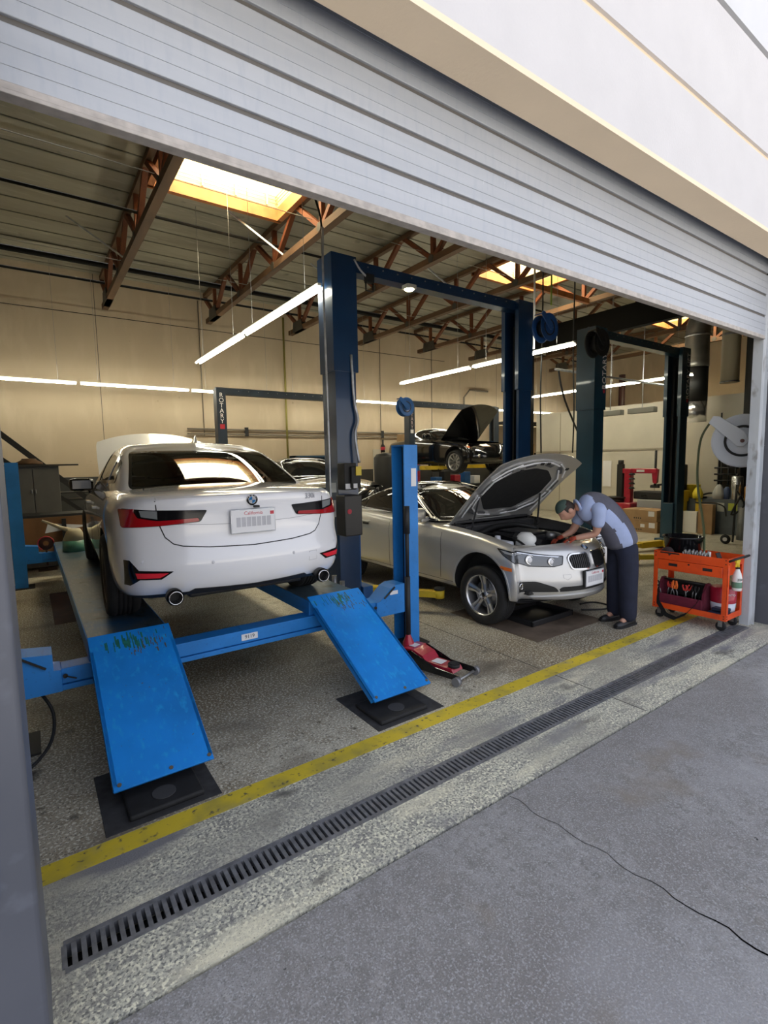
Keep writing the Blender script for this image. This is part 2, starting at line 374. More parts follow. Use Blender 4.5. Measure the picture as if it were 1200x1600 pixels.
curb_m = mat('skylight_curb', (0.62, 0.50, 0.30), 0.6)
def skylight(x0, x1, label):
    t = thing('skylight', label, 'skylight', ((x0 + x1) / 2, (YS0 + YS1) / 2, ZR), group='skylights in the workshop roof')
    cx, cy = (x0 + x1) / 2, (YS0 + YS1) / 2; hx, hy = (x1 - x0) / 2, (YS1 - YS0) / 2
    b = NB()
    for (a0, a1, c0, c1) in ((-hx, hx, -hy, -hy + .04), (-hx, hx, hy - .04, hy), (-hx, -hx + .04, -hy, hy), (hx - .04, hx, -hy, hy)): addbox(b, a0, a1, c0, c1, 0.05, .55)
    obj('curb', b, curb_m, t)
    b = NB()
    for (a0, a1, c0, c1) in ((-hx - .05, hx + .05, -hy - .05, -hy + .05), (-hx - .05, hx + .05, hy - .05, hy + .05), (-hx - .05, -hx + .05, -hy, hy), (hx - .05, hx + .05, -hy, hy)): addbox(b, a0, a1, c0, c1, -.16, .06)
    obj('timber_frame', b, wood_bright, t)
    b = NB(); addbox(b, -hx, hx, -hy, hy, .52, .55); obj('diffuser', b, sky_em, t)
    b = NB()
    for k in range(3):
        for s in (-1, 1):
            addcyl(b, (-hx, s * (hy - .07), .12 + k * .06), (hx, s * (hy - .07), .12 + k * .06), .008, n=8)
            addcyl(b, (s * (hx - .07), -hy, .12 + k * .06), (s * (hx - .07), hy, .12 + k * .06), .008, n=8)
    for k in range(4):
        xx = -hx + .25 + k * (2 * hx - .5) / 3
        for s in (-1, 1): addbox(b, xx - .015, xx + .015, s * (hy - .07) - .012, s * (hy - .07) + .012, .06, .32)
    obj('burglar_bars', b, curb_m, t)
wood_bright = layered('skylit_timber', (0.42, 0.16, 0.05), [((0.30, 0.10, 0.03), 4, 0.4, 0.7, (1, 0.3, 1))], rough=0.6)  # brighter timber copy, the skylight's warm glow put into its colour
sky_em = mat('skylight_diffuser', (0.8, 0.8, 0.7), 0.5, emis=(1.0, 0.90, 0.62), estr=SKYL)
skylight(1.94, 4.17, 'bright square skylight high over the white sedan on the blue ramp lift')
skylight(9.3, 11.5, 'square skylight in the roof beyond the nearest navy two-post lift')
skylight(16.7, 18.9, 'far skylight seen small above the round silver duct')
# facade above the door
stucco = mat('white_stucco', (0.60, 0.59, 0.605), 0.85, n=0.05, scale=3, bump=0.15, bscale=60)
beige_trim = mat('beige_soffit_paint', (0.86, 0.71, 0.53), 0.8, n=0.06, scale=2, bump=0.2, bscale=40)
upper_m = mat('upper_wall_paint', (0.62, 0.63, 0.66), 0.7, n=0.05, scale=3)
b = NB()
addbox(b, -8, 24, 1.70, 1.905, ZS + .015, 4.12); addbox(b, -8, 24, 1.72, 1.905, 4.12, 4.165, mi=1); addbox(b, -8, 24, 1.70, 1.905, 4.165, 4.82)
addbox(b, -8, 24, 1.74, 1.905, 4.82, 4.87, mi=3); addbox(b, -8, 24, 1.70, 1.905, 4.87, 7.2, mi=2)
struct('wall_front', b, [stucco, beige_trim, upper_m, mat('dark_joint', (0.12, 0.11, 0.11), 0.8)])
b = NB(); addbox(b, -8, 24, 1.695, 1.905, ZS, ZS + .03); struct('trim_6', b, beige_trim)
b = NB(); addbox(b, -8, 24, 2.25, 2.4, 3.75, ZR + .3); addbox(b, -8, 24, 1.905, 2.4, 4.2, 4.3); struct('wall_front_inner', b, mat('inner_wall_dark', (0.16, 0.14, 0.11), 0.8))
# jambs
jamb_m = layered('slate_blue_steel_paint', (0.125, 0.13, 0.15), [((0.085, 0.09, 0.108), 0.9, 0.4, 0.7, None), ((0.14, 0.15, 0.18), 9, 0.6, 0.8, None), ((0.45, 0.46, 0.5), 34, 0.76, 0.79, (1, 1, .4))], rough=0.5, spec=0.4)
b = NB(); addbox(b, -3.5, -.062, 1.60, 2.0, -.01, ZS, bev=.012); addbox(b, -5, -3.5, 1.7, 1.9, 0, ZS)
struct('door_frame_left', b, jamb_m)
b = NB(); addbox(b, 6.27, 7.6, 1.68, 2.06, -.01, ZS, bev=.008); addbox(b, 7.6, 24, 1.70, 1.9, 0, ZS); struct('door_frame_right', b, jamb_m)
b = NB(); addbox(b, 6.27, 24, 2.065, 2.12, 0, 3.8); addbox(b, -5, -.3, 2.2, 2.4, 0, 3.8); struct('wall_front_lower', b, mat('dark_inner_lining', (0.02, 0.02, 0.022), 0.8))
t = thing('masking_tape', 'torn piece of bright blue tape stuck on the slate grey left door jamb', 'tape', (-.158, 1.598, .70))
b = NB(); addprism(b, [(-.06, -.045), (.013, -.05), (.018, .03), (.008, .05), (.004, .044), (-.06, .04)], 'y', -.0015, 0.0015)
obj('tape_strip', b, mat('blue_tape', (0.04, 0.30, 0.80), 0.6), t)
# roller door
sh_m = layered('roller_door_paint', (0.41, 0.435, 0.48), [((0.46, 0.485, 0.53), 2.5, 0.4, 0.7, (.3, 1, 4)), ((0.38, 0.41, 0.47), 30, 0.5, 0.8, (1, 1, .2)), ((0.72, 0.74, 0.78), 30, 0.735, 0.76, (1.6, 1, .45))], rough=0.38, spec=0.5)
groove = mat('roller_door_groove', (0.13, 0.12, 0.11), 0.6)
t = thing('roller_door', 'ribbed grey steel roller door raised above the workshop bay', 'roller door', (3.0, DY, 2.93))
b = NB(); z = 2.965; top = 3.95
while z < top:
    # one slat: 0.2 high with a recessed dark bead
    zz = z + .20
    addbox(b, -3.03, 3.10, 0.0, .03, z - 2.93, zz - .024 - 2.93, bev=.003)
    for q in (.058, .118): addbox(b, -3.03, 3.10, -.0022, .01, z + q - .006 - 2.93, z + q + .002 - 2.93)
    z = zz
obj('slats', b, sh_m, t)
b = NB(); addbox(b, -3.03, 3.10, .012, .03, .055, top - 2.93); obj('slat_beads', b, groove, t)
b = NB(); addbox(b, -3.03, 3.08, -.006, .03, 0.014, .038, bev=.003); addbox(b, -3.03, 3.08, -.010, .04, 0, .014, bev=.002)
obj('bottom_bar', b, mat('bar_paint', (0.50, 0.46, 0.43), 0.5, n=.3, scale=20), t)
t = thing('door_guide_rail', 'worn whitish steel guide rail of the roller door beside the orange cart', 'door rail', (6.12, 2.06, 0))
rail_m = layered('worn_rail_paint', (0.46, 0.49, 0.52), [((0.16, 0.14, 0.12), 9, 0.55, 0.7, (1, 1, .5)), ((0.62, 0.64, 0.66), 3, 0.5, 0.8, (1, 1, .4))], rough=0.5)
b = NB(); addbox(b, -.035, .045, -.035, -.028, 0, 3.55); addbox(b, -.035, -.028, -.028, .05, 0, 3.55); addbox(b, .045, .052, -.06, .05, 0, 3.55); obj('channel', b, rail_m, t)
for zz in (.35, .95, 1.55, 2.2, 2.8):
    b = NB(); addbox(b, .05, .15, -.02, -.005, zz, zz + .05); addcyl(b, (.1, -.02, zz + .025), (.1, -.03, zz + .025), .01, n=10); obj('bracket', b, galv, t)
# drain
t = thing('floor_drain', 'long slotted grey drain channel set in the concrete along the doorway', 'drain', (3.0, 2.06, 0))
cast = mat('drain_steel', (0.20, 0.205, 0.22), 0.5, metal=0.2, n=0.45, scale=22)
b = NB()
addbox(b, -3.02, 3.02, -.075, -.052, -.05, .002); addbox(b, -3.02, 3.02, .052, .075, -.05, .002)
n_sl = 190
for k in range(n_sl + 1):
    u = -3.02 + k * 6.04 / n_sl
    addbox(b, u - .0088, u + .0088, -.053, .053, -.02, .001)
obj('grate', b, cast, t)
b = NB(); addbox(b, -3.02, 3.02, -.075, .075, -.08, -.075); obj('trough', b, mat('drain_dark', (0.012, 0.011, 0.01), 0.9), t)

# roof trusses
def truss(x, label, n_pan=6, y_end=13.95, dark=False):
    t = thing('roof_truss', label, 'truss', (x, YB, 5.6), group='timber roof trusses')
    wm = wood_old if dark else wood
    zb, zt = 5.64, 6.37
    def L(p): return (0, p[0] - YB, p[1] - 5.6)
    b = NB(); addbar(b, L((y_end + .25, zb)), L((2.6, zb)), .13, .12); obj('bottom_chord', b, wood_chord, t)
    b = NB(); addbar(b, L((YB, zt)), L((2.6, zt)), .10, .10); obj('top_chord', b, wood_chord, t)
    nodes = [13.55 - 1.95 * k for k in range(n_pan)]
    for k, yn in enumerate(nodes):
        b = NB(); addbar(b, L((yn, zb)), L((yn, zt)), .08, .08, upv=(1, 0, 0)); obj('web_post', b, wm, t)
        for s in (-1, 1):
            b = NB(); addbar(b, L((yn, zb + .02)), L((yn + s * .93, zt)), .08, .085, upv=(1, 0, 0)); obj('web_brace', b, wm, t)
        b = NB(); 
        if k == 0: addprism(b, [(yn - YB - .30, zb - 5.6 - .06), (yn - YB + .34, zb - 5.6 - .06), (yn - YB + .3, zb - 5.6 + .22), (yn - YB - .2, zb - 5.6 + .22)], 'x', -.072, .072)
        else: addcyl(b, (-.075, yn - YB, zb - 5.6 + .02), (.075, yn - YB, zb - 5.6 + .02), .075, n=14)
        obj('gusset_plate', b, plate_steel, t)
truss(1.8, 'leftmost timber roof truss, running to the back wall above the white sedan')
truss(4.27, 'timber roof truss at the right edge of the first skylight, above the navy lift column')
truss(6.68, 'third timber roof truss from the left, crossing over the navy lift crossbar')
truss(9.12, 'timber roof truss along the left edge of the second skylight')
truss(11.6, 'orange lit timber truss just right of the second skylight')
truss(14.1, 'timber truss beyond the black girder, first one past it', dark=True)
truss(16.55, 'timber truss beyond the black girder, second one past it', dark=True)
truss(19.0, 'timber truss beyond the black girder, farthest one past it', dark=True)
b = NB(); addbox(b, -.06, .06, -.04, .04, 0, 2.42, mx=Matrix.Rotation(R(90), 4, 'Y'))
o = obj('roof_brace', b, wood_bright); o.location = (9.15, 7.55, 5.62); tag(o, 'short horizontal timber beam bridging two trusses right of the second skylight', 'timber brace')
b = NB(); addbox(b, 12.95, 13.15, 2.4, 10.6, 5.12, 5.72); addbox(b, 12.97, 13.13, 10.4, 10.6, 0, 5.12); struct('trim_7', b, mat('girder_black', (0.005, 0.005, 0.005), .9, spec=.1))
# sway rods
for i, (x, y0) in enumerate(((0.9, 11.3), (3.3, 9.5), (5.7, 10.9), (8.1, 9.6))):
    b = NB(); addbar(b, (0, 0, 0), (.95, -.35, -.72), .03, .03); o = obj('sway_rod', b, galv); o.location = (x, y0, 6.4)
    tag(o, ['thin steel brace rod left of the leftmost truss', 'pale steel brace rod under the first skylight corner', 'steel brace rod above the navy lift crossbar', 'steel brace rod left of the second skylight'][i], 'brace rod', 'steel brace rods under the roof')
# pipes
def pipe(name, pts, r, m_, label, cat='pipe', group=None, samples=0):
    b = NB(); o0 = Vector(pts[0]); addtube(b, [Vector(p) - o0 for p in pts], r, n=12, samples=samples); o = obj(name, b, m_); o.location = o0; return tag(o, label, cat, group)
pipe_b = mat('black_pipe', (0.012, 0.011, 0.010), 0.85, spec=0.15)
wire_m = mat('wire_grey', (0.22, 0.20, 0.16), 0.7)
pipe('sprinkler_pipe', [(-5, 13.0, 6.22), (22, 13.0, 6.22)], .06, pipe_b, 'thick black sprinkler main running below the roof near the back wall')
pipe('sprinkler_pipe', [(-5, 13.9, 6.12), (22, 13.9, 6.12)], .028, pipe_b, 'thin black pipe behind and below the thick sprinkler main')
pipe('sprinkler_pipe', [(-5, 9.6, 6.02), (12.9, 9.6, 6.02)], .025, pipe_b, 'thin black pipe crossing the roof below the first skylight')
pipe('support_wire', [(-5, 8.0, 5.9), (12.9, 8.0, 5.9)], .006, wire_m, 'thin steel wire crossing the roof nearest the doorway', 'wire')
pipe('support_wire', [(-5, 11.2, 5.75), (12.9, 11.2, 5.75)], .006, wire_m, 'thin steel wire crossing the roof farther back', 'wire')
pipe('support_wire', [(-5, 14.3, 5.45), (12.9, 14.3, 5.45)], .008, pipe_b, 'thin cable strung along the top of the back wall', 'wire')
cond = mat('conduit', (0.20, 0.17, 0.13), 0.5)
t = thing('wall_conduit', 'pair of horizontal conduits fixed along the beige back wall', 'conduit', (3.6, 14.33, 2.65))
for k in (0, .13):
    b = NB(); addtube(b, [(0, 0, k), (8.2, 0, k)], .022, n=8); obj('conduit_run', b, cond, t)
for x in (1.6, 4.2, 6.4):
    b = NB(); addbox(b, x, x + .1, -.03, .03, -.05, .2); obj('clamp_strap', b, matt_black, t)
pipe('yellow_pipe', [(6.5, 14.3, 6.1), (6.5, 14.3, 1.7)], .03, mat('olive_pipe', (0.32, 0.28, 0.07), 0.5), 'olive yellow vertical pipe on the back wall left of the navy lift column')
pipe('wall_pipe', [(13.9, 14.3, 1.2), (13.9, 14.3, 4.2), (14.2, 14.3, 4.5), (15.2, 14.3, 4.5)], .035, cond, 'bent conduit on the back wall just left of the second navy column')
for i, (x, l) in enumerate(((4.05, 'thin vertical conduit on the back wall left of the rear lift'), (10.0, 'thin vertical conduit on the back wall behind the blue hose reel'), (12.3, 'thin vertical conduit on the back wall right of the open black bonnet'))):
    pipe('wall_pipe', [(x, 14.33, 1.2 if i else 2.6), (x, 14.33, 6.2)], .014, cond, l)

# ================================================================ LIGHTS
tube_em = mat('fluorescent_tube', (0.9, 0.9, 0.85), 0.4, emis=(1.0, 0.97, 0.80), estr=TUBE)
lamp_white = mat('lamp_housing', (0.55, 0.54, 0.48), 0.5)
def fluor(x, y, z, L, rot, label, group, wires=True):
    t = thing('fluorescent_light', label, 'light', (x, y, z), rot, group)
    b = NB(); addprism(b, [(-.022, .05), (.022, .05), (.022, .022), (-.022, .022)], 'x', -L / 2, L / 2); obj('housing', b, lamp_white, t)
    for s in (-1, 1):
        b = NB(); addcyl(b, (-L / 2 + .02, s * .038, 0), (L / 2 - .02, s * .038, 0), .017, n=10); obj('tube', b, tube_em, t)
    if wires:
        b = NB()
        for s in (-1, 1): addcyl(b, (s * L * .35, 0, .05), (s * L * .35, 0, ZR - z - .05), .003, n=5)
        b.verts.index_update(); objs('hanging_wire', b, steel, t)
    return t
ordn = ['farthest left', 'second from the left', 'third from the left', 'fourth from the left', 'fifth from the left', 'sixth from the left', 'seventh from the left', 'eighth from the left', 'ninth from the left', 'rightmost']
for k in range(9):
    fluor(-.15 + 2.42 * k - 0.0, 13.35, 3.66, 2.36, 0, 'long fluorescent strip in the row along the back wall, ' + ordn[k], 'fluorescent strips along the back wall')
for (x, y0, nm) in ((2.78, 5.12, 'the row left of the nearest navy column'), (7.75, 5.3, 'the middle row crossing behind the second navy column'), (13.1, 5.75, 'the far row behind the lettered navy lift')):
    for k in range(2):
        fluor(x, y0 + 1.2 + 2.5 * k, 3.72, 2.4, R(90), ('nearer' if k == 0 else 'farther') + ' fluorescent strip in ' + nm, 'fluorescent strips running front to back')

# ================================================================ FOUR POST LIFT
L4 = thing('four_post_lift', 'bright blue four-post drive-on ramp lift carrying the white sedan', 'car lift', (1.3, 3.8, 0))
def post4(x, y, h, sgn, facey):
    b = NB(); X0, X1 = x, x + sgn * .16
    pr = [(X0, y - .0), (X1, y - .0), (X1, y + .2), (X0, y + .2), (X0, y + .185), (X1 - sgn * .015, y + .185), (X1 - sgn * .015, y + .015), (X0, y + .015)]
    addprism(b, pr, 'z', 0, h); addbox(b, min(X0, X1), max(X0, X1), y, y + .2, h, h + .012)
    o = obj('post', b, lift_blue, L4)
    b = NB(); addbox(b, min(X1 - sgn * .02, X1 - sgn * .05), max(X1 - sgn * .02, X1 - sgn * .05), y + .02, y + .18, 0.02, h - .01); obj('post_rack', b, matt_black, o)
    b = NB(); addbox(b, min(X0, X1) - .08, max(X0, X1) + .08, y - .06, y + .26, 0, .015); obj('base_plate', b, matt_black, o)
    return o
p1 = post4(1.58, -.04, 1.93, 1, 1); post4(-1.44, -.04, 1.93, -1, 1); post4(1.58, 5.3, 1.88, 1, -1); post4(-1.42, 5.3, 1.86, -1, -1)
b = NB(); addbox(b, 1.66, 1.72, -.043, -.040, 1.55, 1.72); obj('warning_label', b, label_white, p1)
for yb, z0 in ((-.05, .36), (5.35, .36)):
    dz = z0 - .36
    b = NB()
    addbox(b, -1.22, 1.27, yb, yb + .15, .40, .50, bev=.004); addbox(b, -1.22, 1.27, yb - .012, yb + .162, .36, .395, bev=.003)
    o = obj('crossbeam', b, lift_blue, L4)
    for s in (-1, 1):
        b = NB(); xe = 1.54 if s > 0 else -1.56
        pr = [(s * 1.22, .36), (xe, .36), (xe, .635), (xe - s * .10, .635), (xe - s * (.16 if s > 0 else .30), .61), (s * 1.26, .505), (s * 1.22, .50)]
        addprism(b, pr, 'y', yb - .02, yb + .17); y_ = obj('yoke_plate', b, lift_blue, o)
        if yb < 0:
            b = NB(); addbar(b, (s * 1.30, yb - .03, .53), (s * 1.42, yb - .03, .62), .012, .012); addcyl(b, (s * 1.2, yb - .025, .46), (s * 1.2, yb - .035, .46), .014, n=12); addbar(b, (s * 1.2, yb - .032, .46), (s * 1.14, yb - .032, .43), .006, .008)
            obj('latch_pin', b, matt_black, y_)
    if yb < 0:
        b = NB(); addbox(b, -.04, .09, yb - .003, yb - .001, .42, .47); obj('size_label', b, label_white, o)
        text('label_lettering', '9119', .04, letter_black, o, (.025, yb - .0035, .445), (1, 0, 0), (0, 0, 1), .0005)
b = NB(); addbox(b, 1.37, 1.46, -.0735, -.071, .55, .585); obj('yoke_label', b, label_white, L4)
for (x0, x1) in ((-1.06, -.55), (.56, 1.07)):
    b = NB(); addbox(b, x0, x1, -.02, 5.6, .50, .62, bev=.004, mi=1); addbox(b, x0 + .01, x1 - .01, -.01, 5.59, .615, .624, mi=0)
    o = obj('runway', b, [runway_grey, lift_blue], L4)
    b = NB(); yb0, zb0 = -1.0, .12
    v = addbox(b, x0 - .0, x1 + .0, 0, 1.14, -.012, .0, bev=.002); addbox(b, x0, x0 + .02, .03, 1.0, -.05, 0); addbox(b, x1 - .02, x1, .03, 1.0, -.05, 0)
    ang = math.asin((.655 - zb0) / 1.14)
    bmesh.ops.transform(b, matrix=Matrix.Translation((0, yb0, zb0)) @ Matrix.Rotation(ang, 4, 'X'), verts=b.verts[:])
    rp_ = obj('ramp', b, ramp_blue, L4)
    b = NB()
    for k, xx in enumerate((x0 + .03, (x0 + x1) / 2 + .03, x1 - .02)):
        addcyl(b, (xx, .03, .0), (xx, .03, .004), .011, n=12)
    for k in range(26):
        xx = random.uniform(x0 + .22, x1 - .03); yy = random.uniform(.93, 1.02); addbox(b, xx - .0025, xx + .0025, yy - random.uniform(.01, .045), yy, .0, .0012)
    for k in range(12):
        xx = random.uniform(x0 + .3, x1 - .01); yy = random.uniform(1.02, 1.12); addbox(b, xx - .0015, xx + .0015, yy - .03, yy, .0, .0012)
    bmesh.ops.transform(b, matrix=Matrix.Translation((0, yb0, zb0)) @ Matrix.Rotation(ang, 4, 'X'), verts=b.verts[:])
    o = obj('ramp_scratches', b, mat('ramp_scratch', (0.10, 0.085, 0.06), 0.7), rp_); o['kind'] = 'stuff'
    b = NB()
    for k in range(34):
        xx = x0 + random.gauss(.22, .07); xx = min(max(xx, x0 + .02), x1 - .03); yy = random.uniform(1.0, 1.10); addbox(b, xx, xx + random.uniform(.003, .012), yy - random.uniform(.02, .08), yy + random.uniform(0, .03), .0, .0006 + k * .00001)
    bmesh.ops.transform(b, matrix=Matrix.Translation((0, yb0, zb0)) @ Matrix.Rotation(ang, 4, 'X'), verts=b.verts[:])
    o = obj('green_paint_wear', b, mat('green_wear', (0.02, 0.20, 0.16), 0.5, n=.5, scale=40), rp_); o['kind'] = 'stuff'
# rubber pads and dark patches where the ramps land
for i, (x0, x1, a0, a1) in enumerate(((.29, .66, .18, .74), (1.83, 2.24, 1.78, 2.36))):
    b = NB(); addbox(b, a0, a1, 2.64, 3.22, .0, .003, bev=.001); obj_ = struct('trim_%d' % (8 + i), b, mat('worn_asphalt_patch', (0.045, 0.045, 0.048), 0.85, n=.5, scale=14))
    t = thing('rubber_pad', ['black rubber block pad on the floor under the foot of the left ramp', 'black rubber block pad on the floor under the foot of the right ramp'][i], 'rubber pad', ((x0 + x1) / 2, 2.85, .003), group='rubber pads under the blue ramps')
    hw = (x1 - x0) / 2
    b = NB(); addbox(b, -hw, hw, -.17, .17, 0, .03, bev=.012); o = obj('pad_body', b, rubber, t)
    b = NB(); addcyl(b, (0, -.06, .03), (0, -.06, .034), .06, n=28); obj('round_recess', b, mat('grey_rubber', (0.05, 0.05, 0.052), 0.7), t)

# ================================================================ TWO POST LIFTS
def letters_up(s, size, m_, parent, loc, xface):   # reads bottom to top on a face looking to -y
    return text('lettering', s, size, m_, parent, loc, (0, 0, 1), (-1, 0, 0), .001, sx=1.0)
def two_post(name, label, x0, x1, y, h, M_, cw=.27, cd=.30, sleeve=True, carz=.3, arms=None, beam_h=.12, beam_y=.12, group=None):
    t = thing(name, label, 'car lift', ((x0 + x1) / 2, y, 0), group=group)
    xc = (x0 + x1) / 2; out = {}
    for s, xe in ((1, x0), (-1, x1)):
        a = xe - xc; e = s
        def X(d): return a + e * d
        th = .018
        pr = [(X(0), 0), (X(cw), 0), (X(cw), th * 2.5), (X(cw - th), th * 2.5), (X(cw - th), th), (X(th), th), (X(th), cd - th), (X(cw - th), cd - th), (X(cw - th), cd - th * 2.5), (X(cw), cd - th * 2.5), (X(cw), cd), (X(0), cd)]
        b = NB(); addprism(b, pr, 'z', .01, h)
        if sleeve:
            b2 = [(X(-.02), -.012), (X(cw + .03), -.012), (X(cw + .03), th * 3), (X(cw + .012), th * 3), (X(cw + .012), 0), (X(-.0), 0), (X(0), cd), (X(cw + .012), cd), (X(cw + .012), cd - th * 3), (X(cw + .03), cd - th * 3), (X(cw + .03), cd + .012), (X(-.02), cd + .012)]
            addprism(b, b2, 'z', h - 1.25, h + .02)
        col = obj('column', b, M_, t); out['col%d' % s] = col
        b = NB(); addbox(b, min(X(-.06), X(cw + .1)), max(X(-.06), X(cw + .1)), -.08, cd + .08, 0, .018); obj('base_plate', b, matt_black, col)
        b = NB(); addbox(b, min(X(.03), X(.05)), max(X(.03), X(.05)), .02, cd - .02, .02, h - .05); addcyl(b, (X(.12), cd * .35, .05), (X(.12), cd * .35, h * .6), .028, n=12); addbox(b, min(X(.07), X(.16)), max(X(.07), X(.16)), cd * .6, cd * .7, .05, h - .3); obj('inner_rails', b, matt_black, col)
        b = NB(); addbox(b, min(X(.06), X(cw + .05)), max(X(.06), X(cw + .05)), .05, cd - .05, carz, carz + .75, bev=.01); addbox(b, min(X(cw + .02), X(cw + .16)), max(X(cw + .02), X(cw + .16)), -.03, cd + .03, carz - .1, carz + .06, bev=.008)
        car_ = obj('carriage', b, navy2 if M_ is navy2 else mid_blue, t)
        if arms:
            for (dx, dy) in arms:
                b = NB(); A = Vector((X(cw + .10), cd / 2, carz - .02)); B = Vector((X(cw + .1 + dx), cd / 2 + dy, carz - .02)); addbar(b, A, A.lerp(B, .6), .12, .11); addbar(b, A.lerp(B, .5), B, .09, .075); addcyl(b, B + Vector((0, 0, -.045)), B + Vector((0, 0, .05)), .06, n=18)
                ar = obj('swing_arm', b, yellow_steel, t)
                b = NB(); addcyl(b, B + Vector((0, 0, .05)), B + Vector((0, 0, .075)), .065, n=18); obj('lifting_pad', b, rubber, ar)
    b = NB(); pr = [(beam_y - .07, h - beam_h), (beam_y + .09, h - beam_h), (beam_y + .09, h + .01), (beam_y + .02, h + .04), (beam_y - .07, h + .01)]
    addprism(b, pr, 'x', x0 - xc + .02, x1 - xc - .02); out['beam'] = obj('overhead_beam', b, M_, t)
    b = NB()
    for k in range(12):
        xx = x0 - xc + .5 + k * (x1 - x0 - 1) / 11; addcyl(b, (xx, beam_y - .07, h - .03), (xx, beam_y - .078, h - .03), .009, n=8)
    b.verts.index_update(); objs('beam_bolt', b, steel, out['beam'])
    return t, out
# nearest lift, round the silver sedan
LA, oA = two_post('two_post_lift', 'tall glossy navy two-post lift standing either side of the silver sedan', 2.88, 6.24, 5.0, 4.06, navy, carz=.24, arms=((.62, -.75), (.55, 1.35)))
ca = oA['col1']
b = NB(); addbox(b, -1.72 + .03, -1.72 + .19, -.16, 0, 1.48, 1.78, bev=.01); addbox(b, -1.72 + .10, -1.72 + .22, -.20, -.06, 1.50, 1.74, bev=.01); cb = obj('control_box', b, matt_black, LA)
b = NB(); addbox(b, -1.72 + .15, -1.72 + .22, -.215, -.205, 1.64, 1.74); obj('warning_sticker', b, yellow_plastic, cb)
b = NB(); addbox(b, -1.72 + .04, -1.72 + .11, -.165, -.161, 1.49, 1.55); addbox(b, -1.72 + .12, -1.72 + .17, -.205, -.201, 1.50, 1.55); obj('control_label', b, label_white, cb)
b = NB(); addbox(b, -1.72 + .0, -1.72 + .23, -.20, -.0, .96, 1.42, bev=.012, mi=0); hp = obj('power_unit', b, mat('power_unit_black', (0.022, 0.02, 0.018), 0.4), LA)
b = NB(); addcyl(b, (-1.66, -.2, 1.24), (-1.66, -.206, 1.24), .028, n=16); obj('red_sticker', b, letter_red, hp)
b = NB(); addbox(b, -1.79, -1.71, -.004, -.001, 1.45, 1.56); addbox(b, -1.795, -1.70, -.004, -.001, 1.17, 1.36); obj('instruction_plate', b, mat('faded_label', (0.45, 0.46, 0.42), 0.6), ca)
b = NB(); addtube(b, [(-1.80, -.02, 4.3), (-1.81, -.02, 3.7), (-1.80, -.02, 2.5), (-1.79, -.02, 1.1)], .012, n=8, samples=4); obj('grey_cable', b, galv, ca)
b = NB(); addtube(b, [(-1.48, -.02, 3.0), (-1.46, -.03, 2.5), (-1.42, -.04, 2.28), (-1.47, -.05, 2.1), (-1.44, -.08, 1.78)], .016, n=8, samples=5); obj('cable_hose', b, galv, ca)
b = NB()
for k, (dx, zz) in enumerate(((-.12, .30), (-.02, .22), (-.22, .26))): addcyl(b, (-1.7 + dx, -.10, zz), (-1.7 + dx, -.10, zz + .22), .028, n=12)
addbox(b, -1.96, -1.68, -.14, -.06, .30, .32); obj('adapter_rack', b, steel, ca)
t = thing('work_lamp', 'small lit lamp fixed under the navy overhead crossbar', 'lamp', (3.93, 4.98, 3.86))
b = NB(); addbox(b, -.07, .07, -.06, .06, 0, .05, bev=.01); obj('lamp_body', b, lamp_white, t)
b = NB(); addlathe(b, [(0, -.02), (.05, -.012), (.062, 0), (0, 0)], n=20); obj('lamp_lens', b, mat('work_lamp_glow', (1, .9, .6), .4, emis=(1, .86, .45), estr=14), t)
t = thing('cable_bracket', 'small black bracket with a grey cable under the left end of the crossbar', 'bracket', (3.35, 4.98, 3.83))
b = NB(); addbox(b, -.05, .05, -.03, .03, -.0, .09); addtube(b, [(-.05, 0, .0), (-.05, 0, -.09), (.05, 0, -.09), (.05, 0, 0)], .01, n=8); obj('bracket_frame', b, matt_black, t)
b = NB(); addtube(b, [(-.20, 0, .22), (-.12, 0, .12), (.0, 0, .04)], .012, n=8, samples=4); obj('cable', b, galv, t)

LB, oB = two_post('two_post_lift', 'dark teal two-post lift with white vertical lettering, behind the mechanic', 7.33, 10.43, 4.65, 3.80, navy2, carz=.14, arms=((.95, -.72), (1.05, .25)))
for s, xx in ((1, -1.55 + .22), (-1, 1.55 - .06)):
    col = oB['col%d' % s]
    o = text('lettering', 'ROTARY LIFT', .145, letter_white, col, (xx + (.02 if s == 1 else 0), -.018, 3.30), (0, 0, 1), (-1, 0, 0), .0015)
    b = NB(); addlathe(b, [(0, .003), (.03, .002), (.032, 0)], n=16, mx=Matrix.Translation((xx + .02 if s == 1 else xx, -.016, 2.84)) @ Matrix.Rotation(R(90), 4, 'X')); obj('red_emblem', b, letter_red, col)
LC, oC = two_post('two_post_lift', 'small slate two-post lift at the back wall, left of the nearest navy column', 3.40, 6.9, 11.0, 3.42, navy3, cw=.20, cd=.22, sleeve=False, carz=.68, arms=((.9, -1.0), (.9, .9)), beam_y=.1)
LD, oD = two_post('two_post_lift', 'slate two-post lift at the back holding up the black car', 8.62, 12.2, 11.0, 3.42, navy3, cw=.20, cd=.22, sleeve=False, carz=1.62, arms=((.75, -1.1), (.75, .9)), beam_y=.1)
for (o_, xx) in ((oC, -1.75), (oD, -1.79)):
    text('lettering', 'R\nO\nT\nA\nR\nY', .135, letter_white if o_ is oC else mat('faded_pink_letter', (0.6, 0.48, 0.5), .5), o_['col1'], (xx + .10, -.005, 3.0), (1, 0, 0), (0, 0, 1), .0015, stack=True)
    b = NB(); addbox(b, xx + .05, xx + .15, -.004, -.001, 2.56, 2.66); obj('lift_emblem', b, letter_red if o_ is oC else label_white, o_['col1'])

